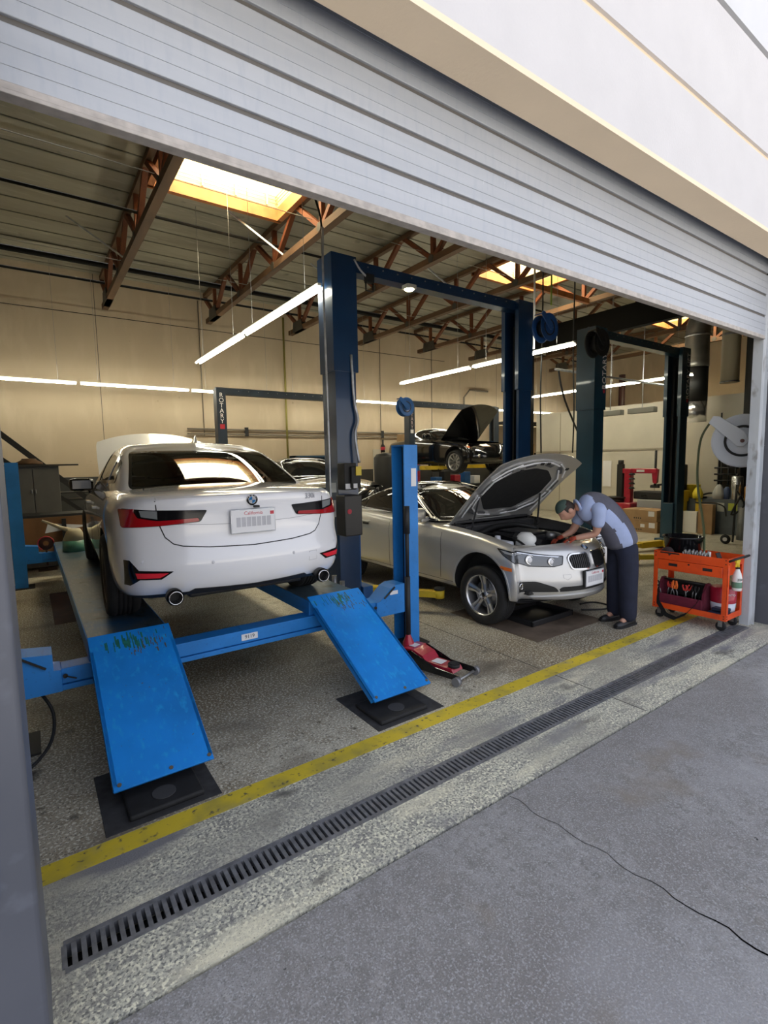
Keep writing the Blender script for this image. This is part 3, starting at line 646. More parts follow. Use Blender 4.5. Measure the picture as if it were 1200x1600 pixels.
# hose reels
def reel(x, y, z, r, M_, label, axis='y', arm=True, hose=None, rz=0.0):
    t = thing('hose_reel', label, 'hose reel', (x, y, z), rz)
    rot = Matrix.Rotation(R(90), 4, 'X')
    if axis == 'x': rot = Matrix.Rotation(R(90), 4, 'Y')
    for s in (-1, 1):
        b = NB(); addlathe(b, [(0, -.004), (r * .30, -.006), (r * .5, -.002), (r * .52, .004), (r * .92, .004), (r, .012), (r, .004), (r * .9, -.006), (r * .5, -.01), (0, -.012)], n=40)
        bmesh.ops.transform(b, matrix=rot @ Matrix.Translation((0, 0, s * .07)) @ Matrix.Rotation(0 if s > 0 else PI, 4, 'X'), verts=b.verts[:]); obj('reel_disc', b, M_, t)
    b = NB(); addlathe(b, [(r * .50, .0), (r * .51, .006), (r * .58, .006), (r * .59, 0)], n=40); bmesh.ops.transform(b, matrix=rot @ Matrix.Translation((0, 0, .078)), verts=b.verts[:]); obj('disc_ring', b, matt_black, t)
    b = NB(); addcyl(b, (0, 0, -.058), (0, 0, .058), r * .62, n=32); bmesh.ops.transform(b, matrix=rot, verts=b.verts[:]); obj('hose_coil', b, hose_black, t)
    if arm:
        b = NB(); pr = [(-r * 1.1, r * .72), (-r * .95, r * .98), (-r * .75, r * .95), (r * .05, r * .35), (r * .22, 0), (r * .05, -r * .22), (-r * .18, -r * .2), (-r * .32, 0)]
        addprism(b, pr, 'y', -.115, -.098); bmesh.ops.bevel(b, geom=b.edges[:], offset=.004, segments=1, affect='EDGES')
        addcyl(b, (0, -.115, 0), (0, -.122, 0), r * .07, n=14)
        addcyl(b, (-r * .98, -.12, r * .8), (-r * .98, .03, r * .8), r * .05, n=10)
        if axis == 'x': bmesh.ops.transform(b, matrix=Matrix.Rotation(R(-90), 4, 'Z'), verts=b.verts[:])
        obj('guide_arm', b, M_, t)
    return t
reel_blue = mat('reel_blue', (0.02, 0.085, 0.28), 0.35)
reel_white = mat('reel_pale', (0.74, 0.78, 0.84), 0.4)
rw = reel(6.90, 2.45, 1.955, .31, reel_white, 'large pale hose reel hanging beside the white door rail', rz=R(-72))
b = NB(); addbox(b, .0, .42, .08, .10, -.05, .05); addbox(b, .28, .31, -.14, .10, -.12, .12); obj('wall_bracket', b, reel_white, rw)
b = NB(); addcyl(b, (0, -.124, 0), (0, -.130, 0), .022, n=16); obj('hub_cap', b, mat('hub_brown', (0.12, 0.04, 0.03), .5), rw)
b = NB(); addtube(b, [(6.72, 2.73, 2.19), (6.66, 2.80, 2.0), (6.55, 2.78, 1.7), (6.4, 2.7, 1.4), (6.1, 2.50, 1.0), (5.80, 2.36, .72)], .013, n=8, samples=6); tag(obj('air_hose', b, mat('olive_hose', (0.06, 0.075, 0.03), .5)), 'dark green air hose hanging from the pale reel down to the orange cart', 'hose')
reel(6.36, 4.85, 3.70, .20, reel_blue, 'blue hose reel high up beside the second navy column')
reel(8.37, 10.85, 3.24, .25, reel_blue, 'blue hose reel on the left post of the lift holding the black car')
reel(7.14, 4.5, 3.50, .20, matt_black, 'black hose reel hanging left of the lettered lift column')
def hang(pts, r, label, m_=hose_black, name='hanging_hose', cat='hose'):
    b = NB(); o0 = Vector(pts[0]); addtube(b, [Vector(p) - o0 for p in pts], r, n=8, samples=5); o = obj(name, b, m_); o.location = o0; tag(o, label, cat)
hang([(8.05, 6.2, 6.4), (8.05, 6.2, 4.2), (8.02, 6.2, 3.0), (8.06, 6.2, 1.9)], .014, 'black air hose hanging behind the raised silver bonnet, left one')
hang([(9.05, 6.2, 6.4), (9.02, 6.2, 4.0), (9.08, 6.2, 2.8), (9.06, 6.2, 1.9)], .014, 'black air hose hanging behind the raised silver bonnet, right one')
hang([(6.36, 4.75, 6.43), (6.36, 4.75, 5.2), (6.36, 4.75, 4.0)], .012, 'yellow green air line running up from the blue reel to the roof', mat('lime_hose', (0.30, 0.42, 0.05), .5))
hang([(2.78, 5.4, 6.3), (2.80, 5.3, 5.0), (2.86, 5.2, 4.5), (2.84, 5.15, 4.1)], .012, 'black power cable hanging from the roof to the top of the nearest navy column', name='hanging_cable', cat='cable')
hang([(9.1, 6.6, 3.65), (9.35, 6.6, 3.0), (10.6, 6.9, 1.95)], .02, 'thin black line slanting down to the red tyre changer', name='slanting_line', cat='cable')

# ================================================================ CARS
def inside(p, poly):
    x, y = p; c = False; n = len(poly)
    for i in range(n):
        x1, y1 = poly[i]; x2, y2 = poly[i - 1]
        if (y1 > y) != (y2 > y) and x < (x2 - x1) * (y - y1) / (y2 - y1) + x1: c = not c
    return c
def area(p): return sum(p[i - 1][0] * p[i][1] - p[i][0] * p[i - 1][1] for i in range(len(p))) / 2
def inset(poly, d):
    s = 1 if area(poly) > 0 else -1; n = len(poly); out = []
    for i in range(n):
        a, b, c = Vector(poly[i - 1]), Vector(poly[i]), Vector(poly[(i + 1) % n])
        e1 = (b - a).normalized(); e2 = (c - b).normalized(); n1 = Vector((-e1.y, e1.x)) * s; n2 = Vector((-e2.y, e2.x)) * s
        h = (n1 + n2); h = h.normalized() if h.length > 1e-6 else n1
        k = d / max(0.45, h.dot(n1)); out.append((b.x + h.x * k, b.y + h.y * k))
    return out
def rnd(poly, r, seg=4):
    out = []; n = len(poly)
    for i in range(n):
        a, b, c = Vector(poly[i - 1]), Vector(poly[i]), Vector(poly[(i + 1) % n])
        rr = min(r, (a - b).length * .45, (c - b).length * .45)
        p = b + (a - b).normalized() * rr; q = b + (c - b).normalized() * rr
        for k in range(seg + 1):
            t = k / seg; v = p.lerp(b, t).lerp(b.lerp(q, t), t); out.append((v.x, v.y))
    return out
def ribbon(pts, wd, closed=False):
    P = [Vector(p) for p in pts]; L = []; Rr = []
    for i in range(len(P)):
        d = (P[min(i + 1, len(P) - 1)] - P[max(i - 1, 0)]).normalized(); nn = Vector((-d.y, d.x)) * wd / 2
        L.append(P[i] + nn); Rr.append(P[i] - nn)
    return L, Rr
def project_bm(bm, bvh, axis, sign, off, thick, step):
    ax = {'x': 0, 'y': 1, 'z': 2}[axis]; oth = [a for a in (0, 1, 2) if a != ax]
    lo = [min(v.co[a] for v in bm.verts) for a in oth]; hi = [max(v.co[a] for v in bm.verts) for a in oth]
    for q in (0, 1):
        u = math.floor(lo[q] / step) * step + step
        while u < hi[q]:
            co = Vector((0, 0, 0)); co[oth[q]] = u; no = Vector((0, 0, 0)); no[oth[q]] = 1
            bmesh.ops.bisect_plane(bm, geom=bm.verts[:] + bm.edges[:] + bm.faces[:], plane_co=co, plane_no=no, dist=1e-5); u += step
    d = Vector((0, 0, 0)); d[ax] = -sign; miss = []; good = []
    for v in bm.verts:
        o = v.co.copy(); o[ax] = sign * 12.0
        h = bvh.ray_cast(o, d, 24)
        if h[0] is None: miss.append(v)
        else: v.co[ax] = h[0][ax] + sign * off; good.append(v)
    for v in miss:
        if good:
            nb = min(good, key=lambda g: (g.co[oth[0]] - v.co[oth[0]]) ** 2 + (g.co[oth[1]] - v.co[oth[1]]) ** 2); v.co[ax] = nb.co[ax]
    if thick:
        r = bmesh.ops.extrude_face_region(bm, geom=bm.faces[:])
        for v in r['geom']:
            if isinstance(v, bmesh.types.BMVert): v.co[ax] += -sign * thick
def to3(p, axis): return {'x': (0, p[0], p[1]), 'y': (p[0], 0, p[1]), 'z': (p[0], p[1], 0)}[axis]
def panel(name, bvh, poly, axis, sign, M_, parent, off=.003, thick=.006, step=.06, hole=None, ang=40, mx=None):
    bm = NB()
    A = [bm.verts.new(to3(p, axis)) for p in poly]
    if hole:
        B = [bm.verts.new(to3(p, axis)) for p in hole]; n = len(A)
        for i in range(n): bm.faces.new((A[i], A[(i + 1) % n], B[(i + 1) % n], B[i]))
    else: bm.faces.new(A)
    bmesh.ops.triangulate(bm, faces=bm.faces[:]) if not hole else None
    project_bm(bm, bvh, axis, sign, off, thick, step)
    if mx is not None: bmesh.ops.transform(bm, matrix=mx, verts=bm.verts[:])
    return obj(name, bm, M_, parent, ang=ang)
def line_on(name, bvh, pts, wd, axis, sign, M_, parent, off=.001, thick=.003, step=.05):
    L, Rr = ribbon(pts, wd); bm = NB(); n = len(L)
    a = [bm.verts.new(to3(p, axis)) for p in L]; b = [bm.verts.new(to3(p, axis)) for p in Rr]
    for i in range(n - 1): bm.faces.new((a[i], a[i + 1], b[i + 1], b[i]))
    project_bm(bm, bvh, axis, sign, off, thick, step)
    return obj(name, bm, M_, parent, ang=40)

HALF = [0, .20, .38, .56, .74, .91, 1.0]
FR = [-h for h in reversed(HALF[1:])] + HALF
def cuboid(levels, ptf, M, ptop, pbot, mtop=None, mside=None, mbot=0):
    bm = NB(); nE = len(FR)
    per = [(0, k) for k in range(nE)] + [(i, nE - 1) for i in range(1, M + 1)] + [(M + 1, k) for k in range(nE - 1, -1, -1)] + [(i, 0) for i in range(M, 0, -1)]
    rings = [[bm.verts.new(ptf(l, i, k)) for (i, k) in per] for l in levels]
    N = len(per)
    for a, (r0, r1) in enumerate(zip(rings[:-1], rings[1:])):
        for j in range(N):
            f = bm.faces.new((r0[j], r0[(j + 1) % N], r1[(j + 1) % N], r1[j])); f.smooth = True
            f.material_index = mside(a, per[j]) if mside else 0
    for ring, pt, mf, flip in ((rings[-1], ptop, mtop, False), (rings[0], pbot, None, True)):
        if pt is None: continue
        g = {per[j]: ring[j] for j in range(N)}
        for i in range(1, M + 1):
            for k in range(1, nE - 1): g[(i, k)] = bm.verts.new(pt(i, k))
        for i in range(M + 1):
            for k in range(nE - 1):
                q = [g[(i, k)], g[(i + 1, k)], g[(i + 1, k + 1)], g[(i, k + 1)]]
                f = bm.faces.new(q if flip else list(reversed(q))); f.smooth = True
                f.material_index = mf(i, k) if mf else (mbot if flip else 0)
    bmesh.ops.recalc_face_normals(bm, faces=bm.faces[:])
    return bm
def evald(bm, mats, mods):
    me = bpy.data.meshes.new('t'); bm.to_mesh(me); bm.free()
    for q in mats: me.materials.append(q)
    o = bpy.data.objects.new('t', me); COL.objects.link(o)
    for f in mods: f(o)
    bpy.context.view_layer.update()
    dg = bpy.context.evaluated_depsgraph_get(); me2 = bpy.data.meshes.new_from_object(o.evaluated_get(dg))
    bpy.data.objects.remove(o); r = NB(); r.from_mesh(me2); bpy.data.meshes.remove(me2); return r
def subs(n):
    def f(o): s = o.modifiers.new('s', 'SUBSURF'); s.levels = n; s.render_levels = n
    return f
def wheel(parent, x, y, side, z, style, rr=.325, wd=.225, steer=0.0, rim_m=None, label=None):
    rim_m = rim_m or alloy
    t = NB(); hw = wd / 2
    pr = [(.222, -hw + .02), (.23, -hw + .004), (.262, -hw - .006), (.30, -hw), (rr - .008, -hw + .016), (rr, -hw + .034)]
    for g in (-.045, -.015, .015, .045): pr += [(rr + .001, g - .006), (rr - .008, g - .0045), (rr - .008, g + .0045), (rr + .001, g + .006)]
    pr += [(rr, hw - .034), (rr - .008, hw - .016), (.30, hw), (.262, hw + .006), (.23, hw - .004), (.222, hw - .02)]
    M4 = Matrix.Translation((x, y, z)) @ Matrix.Rotation(steer, 4, 'Z') @ Matrix.Rotation(R(-90) * side, 4, 'X')
    addlathe(t, pr, n=56, mx=M4); w_ = obj('wheel', t, rubber, parent)
    t = NB(); addlathe(t, [(.222, hw - .018), (.224, hw - .006), (.216, hw - .008), (.205, hw - .03), (.20, -hw + .02), (.222, -hw + .01)], n=48, mx=M4)
    o = obj('rim', t, rim_m, w_)
    t = NB(); addlathe(t, [(0, .01), (.15, .01), (.15, -.01), (0, -.01)], n=32); addlathe(t, [(0, .04), (.07, .035), (.08, -.01), (0, -.02)], n=24)
    bmesh.ops.transform(t, matrix=M4, verts=t.verts[:]); obj('brake_disc', t, steel, w_)
    t = NB(); addcyl(t, (0, 0, -hw + .03), (0, 0, -hw + .035), .20, n=32); bmesh.ops.transform(t, matrix=M4, verts=t.verts[:]); obj('wheel_back', t, matt_black, w_)
    t = NB(); hub = hw - .055
    if style == 'five':
        for k in range(5):
            a = 2 * PI * k / 5 + PI / 2
            for s in (-1, 1):
                pl = [(.03, s * .002), (.03, s * .034), (.12, s * .030), (.213, s * .046), (.213, s * .012), (.12, s * .006)]
                if s < 0: pl = pl[::-1]
                vs = addprism(t, pl, 'z', hub - .02, hub + .008)
                for v in vs:
                    if v.co.x > .2: v.co.z += .03
                    if v.co.z > hub - .005 and abs(v.co.y) > .025: v.co.z -= .008
                bmesh.ops.rotate(t, verts=vs, cent=(0, 0, 0), matrix=Matrix.Rotation(a, 3, 'Z'))
            vs = addprism(t, [(.03, -.008), (.215, -.014), (.215, .014), (.03, .008)], 'z', hub - .022, hub - .012); bmesh.ops.rotate(t, verts=vs, cent=(0, 0, 0), matrix=Matrix.Rotation(a, 3, 'Z'))
    else:
        for k in range(10):
            a = 2 * PI * k / 10
            for s in (-1, 1):
                vs = addprism(t, [(.04, -.008), (.215, s * .018 - .007), (.215, s * .018 + .007), (.04, .008)], 'z', hub - .015, hub + .01); bmesh.ops.rotate(t, verts=vs, cent=(0, 0, 0), matrix=Matrix.Rotation(a, 3, 'Z'))
    addlathe(t, [(0, hub + .01), (.055, hub + .008), (.07, hub - .03), (0, hub - .03)], n=32)
    bmesh.ops.transform(t, matrix=M4, verts=t.verts[:]); obj('spokes', t, rim_m, w_)
    t = NB()
    for k in range(5):
        a = 2 * PI * (k + .5) / 5 + PI / 2; addcyl(t, (.042 * math.cos(a), .042 * math.sin(a), hub), (.042 * math.cos(a), .042 * math.sin(a), hub + .011), .007, n=8)
    bmesh.ops.transform(t, matrix=M4, verts=t.verts[:]); t.verts.index_update(); objs('wheel_bolt', t, matt_black, w_)
    t = NB(); addlathe(t, [(0, hub + .016), (.025, hub + .015), (.027, hub + .008), (0, hub + .008)], n=24); bmesh.ops.transform(t, matrix=M4, verts=t.verts[:]); obj('hub_cap', t, gloss_black, w_)
    return w_
blue_q = mat('badge_blue', (0.02, 0.25, 0.62), .3)
def roundel(parent, c, nrm, upv, r=.041):
    c = Vector(c); n_ = Vector(nrm).normalized(); U = Vector(upv); U = (U - n_ * U.dot(n_)).normalized(); X = U.cross(n_)
    M4 = Matrix(((X.x, U.x, n_.x, c.x), (X.y, U.y, n_.y, c.y), (X.z, U.z, n_.z, c.z), (0, 0, 0, 1)))
    b = NB(); addlathe(b, [(0, .002), (r * .97, .002), (r, .0), (r, -.004), (0, -.004)], n=40, mx=M4); bd = obj('round_badge', b, gloss_black, parent)
    b = NB(); addlathe(b, [(r * .93, .002), (r * .965, .0035), (r, .002)], n=40, mx=M4); addlathe(b, [(r * .60, .002), (r * .625, .0034), (r * .65, .002)], n=40, mx=M4); obj('badge_rings', b, chrome, bd)
    for q in range(4):
        b = NB(); vs = [b.verts.new((0, 0, .0028))] + [b.verts.new((r * .6 * math.cos(PI / 2 * (q + i / 8)), r * .6 * math.sin(PI / 2 * (q + i / 8)), .0028)) for i in range(9)]
        b.faces.new(vs); bmesh.ops.solidify(b, geom=b.faces[:], thickness=.001); bmesh.ops.transform(b, matrix=M4, verts=b.verts[:]); obj('badge_quadrant', b, label_white if q % 2 == 0 else blue_q, bd)
    for ch, a in (('B', 38), ('M', 0), ('W', -38)):
        ra = R(a); d = U * math.cos(ra) - X * math.sin(ra); xd = X * math.cos(ra) + U * math.sin(ra)
        text('badge_letter', ch, r * .34, label_white, bd, c + n_ * .0028 + d * r * .79, xd, d, .0004)
    return bd

def car(P):
    L, W = P['L'], P['W']; root = thing(P['name'], P['label'], 'car', P['loc'], P['rz']); paint = P['paint']
    De, Dc, Zb = P['De'], P['Dc'], P['zb']
    XI = P['XI']; M = len(XI); n = M + 1
    Fw = P['Fw']      # width factor rows 0..M+1
    rc, fc = P['rc'], P['fc']
    mats = [paint, paint, matt_black, mat('dark_interior', (0.022, 0.02, 0.018), 0.8)]
    def xy(l, i, k):
        t, w_, ro, fo = l; fr = FR[k]; y = w_ * Fw[i] * fr
        if i == 0: x = ro + rc * abs(fr) ** 2.6
        elif i == n: x = L - fo - fc * abs(fr) ** P.get('fp', 2.4)
        else:
            x = XI[i - 1]; dr = max(0, 1 - i / 4.0); df = max(0, 1 - (n - i) / 4.0)
            x += ro * dr - fo * df
        return x, y
    def ptf(l, i, k):
        x, y = xy(l, i, k); t = l[0]; fr = FR[k]
        zb = tab(Zb, x); zt = tab(De, x)
        if i in (0, n): zt = lerp(tab(Dc, x), zt, abs(fr) ** 2.2)
        return (x, y, zb + t * (zt - zb))
    LV = P['levels']
    top = LV[-1]
    def ptop(i, k):
        fr = FR[k]; x = XI[i - 1]; dr = max(0, 1 - i / 4.0); df = max(0, 1 - (n - i) / 4.0); x += top[2] * dr - top[3] * df
        x += rc * (abs(fr) ** 2.6 - 1) * max(0, 1 - i / 3.0) * .8 - fc * (abs(fr) ** 2.4 - 1) * max(0, 1 - (n - i) / 4.0) * .55
        return (x, top[1] * Fw[i] * fr, lerp(tab(Dc, x), tab(De, x), abs(fr) ** P.get('cp', 2.2)))
    def pbot(i, k): x, y = xy(LV[0], i, k); x = XI[i - 1]; return (x, y, tab(Zb, x))
    hr = P['hood_rows']; cr_ = P['cabin_rows']
    def mtop(i, k):
        if hr[0] <= i < hr[1] and 1 <= k < len(FR) - 2: return 1
        if cr_[0] <= i < cr_[1] and 1 <= k < len(FR) - 2: return 3
        return 0
    def mside(a, ik): return 2 if a == 0 else 0
    body = cuboid(LV, ptf, M, ptop, pbot, mtop, mside, 2)
    body = evald(body, mats, [subs(2)])
    # arches
    cut = NB()
    for ax, az, ar in P['arches']:
        for s in (-1, 1): addcyl(cut, (ax, s * (W - .36), az), (ax, s * (W + .2), az), ar, n=56, mi=2)
    for f in cut.faces: f.material_index = 2
    cm = bpy.data.meshes.new('cut'); cut.to_mesh(cm); cut.free()
    for q in mats: cm.materials.append(q)
    co = bpy.data.objects.new('cut', cm); COL.objects.link(co)
    def boo(o): q = o.modifiers.new('b', 'BOOLEAN'); q.operation = 'DIFFERENCE'; q.object = co; q.solver = 'EXACT'
    body = evald(body, mats, [boo]); bpy.data.objects.remove(co)
    full = BVHTree.FromBMesh(body)
    # hood faces
    hood = None
    if P.get('hood_open') is not None:
        hood = body.copy(); bmesh.ops.delete(hood, geom=[f for f in hood.faces if f.material_index != 1], context='FACES')
        bmesh.ops.delete(body, geom=[f for f in body.faces if f.material_index == 1], context='FACES')
    bo = obj('body', body, mats, root, recalc=False, ang=38)
    # greenhouse
    G = P['gh']; GP = P['gp']; GM = len(GP); gn = GM + 1
    def gpt(l, i, k):
        u, w_, xr, xf = l; fr = FR[k]
        if i == 0: x = xr + P.get('grc', .10) * abs(fr) ** 2.4; p = 0
        elif i == gn: x = xf - P.get('gfc', .16) * abs(fr) ** 2.2; p = 1
        else: p = GP[i - 1]; x = xr + (xf - xr) * p
        y = w_ * fr * (1 - P.get('gt', .03) * (2 * p - 1) ** 2 - (0.03 if i in (0, gn) else 0))
        zb = P['gz']; zt = tab(P['Rz'], p) + (0.03 * (1 - abs(fr) ** 2) if i in (0, gn) else 0)
        return (x, y, zb + u * (zt - zb))
    def gtop(i, k):
        l = G[-1]; fr = FR[k]; p = GP[i - 1]; x = l[2] + (l[3] - l[2]) * p
        return (x, l[1] * fr * (1 - P.get('gt', .03) * (2 * p - 1) ** 2), tab(P['Rz'], p) + P['crown'] * (1 - abs(fr) ** 2.2))
    gh = cuboid(G, gpt, GM, gtop, None)
    gh = evald(gh, mats, [subs(3)])
    gb = BVHTree.FromBMesh(gh)
    both = gb
    wins = P['wins']   # (name, axis, sign, poly, band)
    glass = [[] for _ in wins]; gh.verts.ensure_lookup_table(); gh.normal_update()
    for f in gh.faces:
        c = f.calc_center_median(); nn = f.normal
        for wi, (nm, ax, sg, poly, band) in enumerate(wins):
            ip = inset(poly, band * .55)
            if (ax == 'y' and abs(nn.y) > .45 and sg * c.y > 0 and inside((c.x, c.z), ip)) or (ax == 'x' and sg * nn.x > .12 and abs(nn.y) < .8 and inside((c.y, c.z), ip)) or (ax == 'z' and nn.z > .7 and inside((c.x, c.y), ip)): glass[wi].append(f); break
    gobj = []
    for (nm, ax, sg, poly, band), fs in zip(wins, glass):
        g2 = NB(); mp = {}
        for f in fs:
            for v in f.verts:
                if v not in mp: mp[v] = g2.verts.new(v.co)
            q = g2.faces.new([mp[v] for v in f.verts]); q.smooth = True
        gobj.append(obj(nm, g2, car_glass if P.get('see') else dark_glass, root, recalc=False))
    bmesh.ops.delete(gh, geom=list({f for fs in glass for f in fs}), context='FACES')
    obj('cabin_shell', gh, mats, root, recalc=False, ang=50)
    for (nm, ax, sg, poly, band), fr_ in zip(wins, gobj):
        panel('window_trim', gb, poly, ax, sg, gloss_black, fr_, off=.004, thick=.006, step=.05, hole=inset(poly, band))
    if P.get('see'):
        b = NB()
        for x0 in P['seats']:
            for s in (-1, 1):
                addbox(b, x0, x0 + .12, s * .36 - .24, s * .36 + .24, P['gz'] - .2, P['gz'] + .10, bev=.05); addbox(b, x0 - .0, x0 + .09, s * .36 - .12, s * .36 + .12, P['gz'] + .13, P['gz'] + .27, bev=.04); addcyl(b, (x0 + .05, s * .36, P['gz'] + .05), (x0 + .05, s * .36, P['gz'] + .2), .012, n=8)
        b.verts.index_update(); objs('seat', b, tan_leather, root)
        xm = P['mirror_in']
        b = NB(); addbox(b, xm, xm + .03, -.12, .12, P['gz'] + .26, P['gz'] + .33, bev=.01); addcyl(b, (xm + .02, 0, P['gz'] + .3), (xm + .12, 0, P['gz'] + .39), .012, n=8); obj('rear_view_mirror', b, matt_black, root)
    return root, full, gb, hood

def mirror(root, x, y, z, s, M_, glass=True):
    b = NB(); addbox(b, x - .03, x + .10, y if s > 0 else y - .24, y + .24 if s > 0 else y, z, z + .14, bev=.045)
    addbox(b, x + .02, x + .07, y - .06, y + .06, z - .03, z + .03, bev=.01)
    for f in b.faces: f.smooth = True
    o = obj('side_mirror', b, M_, root)
    b = NB(); addbox(b, x - .034, x - .029, (y + .03 if s > 0 else y - .21), (y + .21 if s > 0 else y - .03), z + .025, z + .12, bev=.002); obj('mirror_glass', b, mat('mirror_glass', (0.03, 0.03, 0.03), .08), o)

def open_hood(root, hood, hinge, ang, paint, bvh, ring=None, pad=None, under=None, extra=None, dy=0):
    M4 = Matrix.Translation(hinge) @ Matrix.Rotation(-R(ang), 4, 'Y') @ Matrix.Translation(-Vector(hinge))
    h2 = hood.copy()
    r = bmesh.ops.extrude_face_region(hood, geom=hood.faces[:])
    for v in r['geom']:
        if isinstance(v, bmesh.types.BMVert): v.co.z -= .014
    bmesh.ops.recalc_face_normals(hood, faces=hood.faces[:])
    bmesh.ops.transform(hood, matrix=M4, verts=hood.verts[:])
    ho = obj('bonnet', hood, [paint, paint], root, recalc=False, ang=40)
    hb = BVHTree.FromBMesh(h2)
    if ring:
        panel('bonnet_frame', hb, ring[0], 'z', -1, under, ho, off=.012, thick=.02, step=.08, hole=ring[1], mx=M4)
        panel('insulation_pad', hb, pad, 'z', -1, mat('hood_insulation', (0.012, 0.012, 0.012), .9, n=.4, scale=20), ho, off=.018, thick=.01, step=.08, mx=M4)
    h2.free()
    return ho, M4, hb
def plate(root, x, y0, z, sgn, w_=.305, h_=.152, tilt=0.0):
    """licence plate with an unreadable number: sgn -1 faces local -x"""
    b = NB(); addbox(b, x - .004, x + .004, y0 - w_ / 2 - .008, y0 + w_ / 2 + .008, z - h_ / 2 - .008, z + h_ / 2 + .008, bev=.004); fr = obj('plate_frame', b, galv, root)
    b = NB(); addbox(b, x + sgn * .004, x + sgn * .0055, y0 - w_ / 2, y0 + w_ / 2, z - h_ / 2, z + h_ / 2, bev=.0); o = obj('licence_plate', b, label_white, fr)
    text('plate_lettering', 'California', .034, letter_red, o, (x + sgn * .006, y0, z + h_ / 2 - .022), (0, -1 if sgn < 0 else 1, 0), (0, 0, 1), .0004)
    b = NB()
    for k in range(7):
        yy = y0 - .11 + k * .036; addbox(b, x + sgn * .0055, x + sgn * .006, yy - .015, yy + .015, z - .038, z + .028)
    obj('blurred_number', b, mat('blurred_grey', (0.52, 0.52, 0.55), .7, n=.12, scale=20), o)
    b = NB(); s_ = 1 if sgn < 0 else -1
    addbox(b, x + sgn * .0055, x + sgn * .006, y0 - s_ * .135 - .014, y0 - s_ * .135 + .014, z + .038, z + .062); obj('plate_sticker', b, letter_red, o)

# ---------------------------------------------------------------- white saloon on the blue lift (seen from behind)
LW = 4.70
Wp = dict(name='white_sedan', label='glossy white four-door saloon car standing on the blue ramp lift, bonnet open', L=LW, W=.872, loc=(1.262, 3.36, .624), rz=R(88.0), paint=white_paint,
    De=[(0, .93), (.25, .955), (.9, .985), (1.6, .97), (2.6, .945), (3.4, .93), (3.9, .86), (4.4, .72), (4.7, .60)],
    Dc=[(0, .955), (.10, .985), (.5, 1.01), (.9, 1.02), (1.6, 1.0), (3.3, .98), (3.8, .93), (4.4, .80), (4.7, .66)],
    zb=[(0, .285), (.5, .24), (1.2, .20), (3.5, .20), (4.7, .20)],
    XI=[.34, .62, .95, 1.3, 1.7, 2.15, 2.6, 3.0, 3.35, 3.62, 3.9, 4.14, 4.36], Fw=[.86, .955, .985, 1, 1, 1, 1, 1, 1, 1, 1, .995, .985, .965, .84], rc=.20, fc=.34,
    levels=[(t_, w_ * .962, a_, b_) for t_, w_, a_, b_ in [(0, .80, .12, .12), (.04, .86, .07, .06), (.14, .89, .025, .02), (.32, .905, .0, .0), (.40, .905, .012, .0), (.52, .900, .05, .02), (.62, .905, .06, .03), (.74, .905, .055, .05), (.86, .885, .05, .09), (.95, .85, .035, .14), (1.0, .80, .06, .2)]],
    hood_rows=(10, 13), cabin_rows=(3, 9), arches=[(1.02, .33, .365), (3.90, .33, .365)],
    gh=[(0, .80, .60, 3.62), (.05, .80, .64, 3.56), (.12, .79, .71, 3.46), (.45, .74, .97, 3.12), (.80, .665, 1.30, 2.78), (.93, .61, 1.49, 2.62), (1.0, .55, 1.64, 2.5)],
    gp=[.10, .22, .36, .5, .64, .78, .90], Rz=[(0, 1.315), (.25, 1.355), (.5, 1.37), (.75, 1.36), (1, 1.31)], gz=.93, crown=.03, gt=.05,
    wins=[('rear_window', 'x', -1, rnd([(-.69, .985), (.69, .985), (.585, 1.295), (-.585, 1.295)], .05), .022),
          ('side_glass', 'y', 1, rnd([(1.12, 1.03), (3.36, .985), (3.02, 1.16), (2.72, 1.27), (2.2, 1.315), (1.7, 1.285), (1.32, 1.19)], .05), .028),
          ('side_glass', 'y', -1, rnd([(1.12, 1.03), (3.36, .985), (3.02, 1.16), (2.72, 1.27), (2.2, 1.315), (1.7, 1.285), (1.32, 1.19)], .05), .028),
          ('windscreen', 'x', 1, rnd([(-.70, 1.0), (.70, 1.0), (.56, 1.30), (-.56, 1.30)], .05), .035)],
    see=True, seats=(1.25, 2.2), mirror_in=2.95, hood_open=60)
rw_, wb, wg, wh = car(Wp)
for ax in (1.02, 3.90):
    for s in (-1, 1): wheel(rw_, ax, s * .765, s, .325, 'ten', rim_m=dark_alloy)
# tail lamps
def sym(f):
    for s in (1, -1): f(s)
def ms(poly, s): return [(s * a, b) for a, b in poly]
def tl(s):
    outer = rnd(ms([(.79, .885), (.62, .872), (.30, .862), (.345, .785), (.60, .765), (.80, .758)], s), .015)
    o = panel('tail_lamp', wb, outer, 'x', -1, gloss_black, rw_, off=.005, thick=.012, step=.025)
    panel('red_lens', wb, rnd(ms([(.805, .88), (.735, .878), (.712, .822), (.60, .80), (.36, .812), (.352, .79), (.60, .768), (.80, .761)], s), .012), 'x', -1, red_lamp, o, off=.014, thick=.012, step=.025)
    panel('smoked_lens', wb, ms([(.70, .872), (.60, .866), (.60, .812), (.69, .83)], s), 'x', -1, mat('grey_lens', (0.20, 0.21, 0.21), .15), o, off=.012, thick=.01, step=.025)
    b2 = panel('side_lens', wb, [(.27, .882), (.34, .872), (.31, .81), (.27, .77), (.255, .77), (.255, .882)], 'y', s, red_lamp, o, off=.008, thick=.012, step=.05)
sym(tl)
lid = [(.60, 1.0), (.605, .93), (.60, .85), (.585, .76), (.56, .69), (.515, .645), (.46, .628), (.30, .612), (0, .600)]
lid = lid + [(-a, b) for a, b in reversed(lid[:-1])]
line_on('boot_lid_gap', wb, lid, .007, 'x', -1, matt_black, rw_, off=.0012, thick=.003, step=.03)
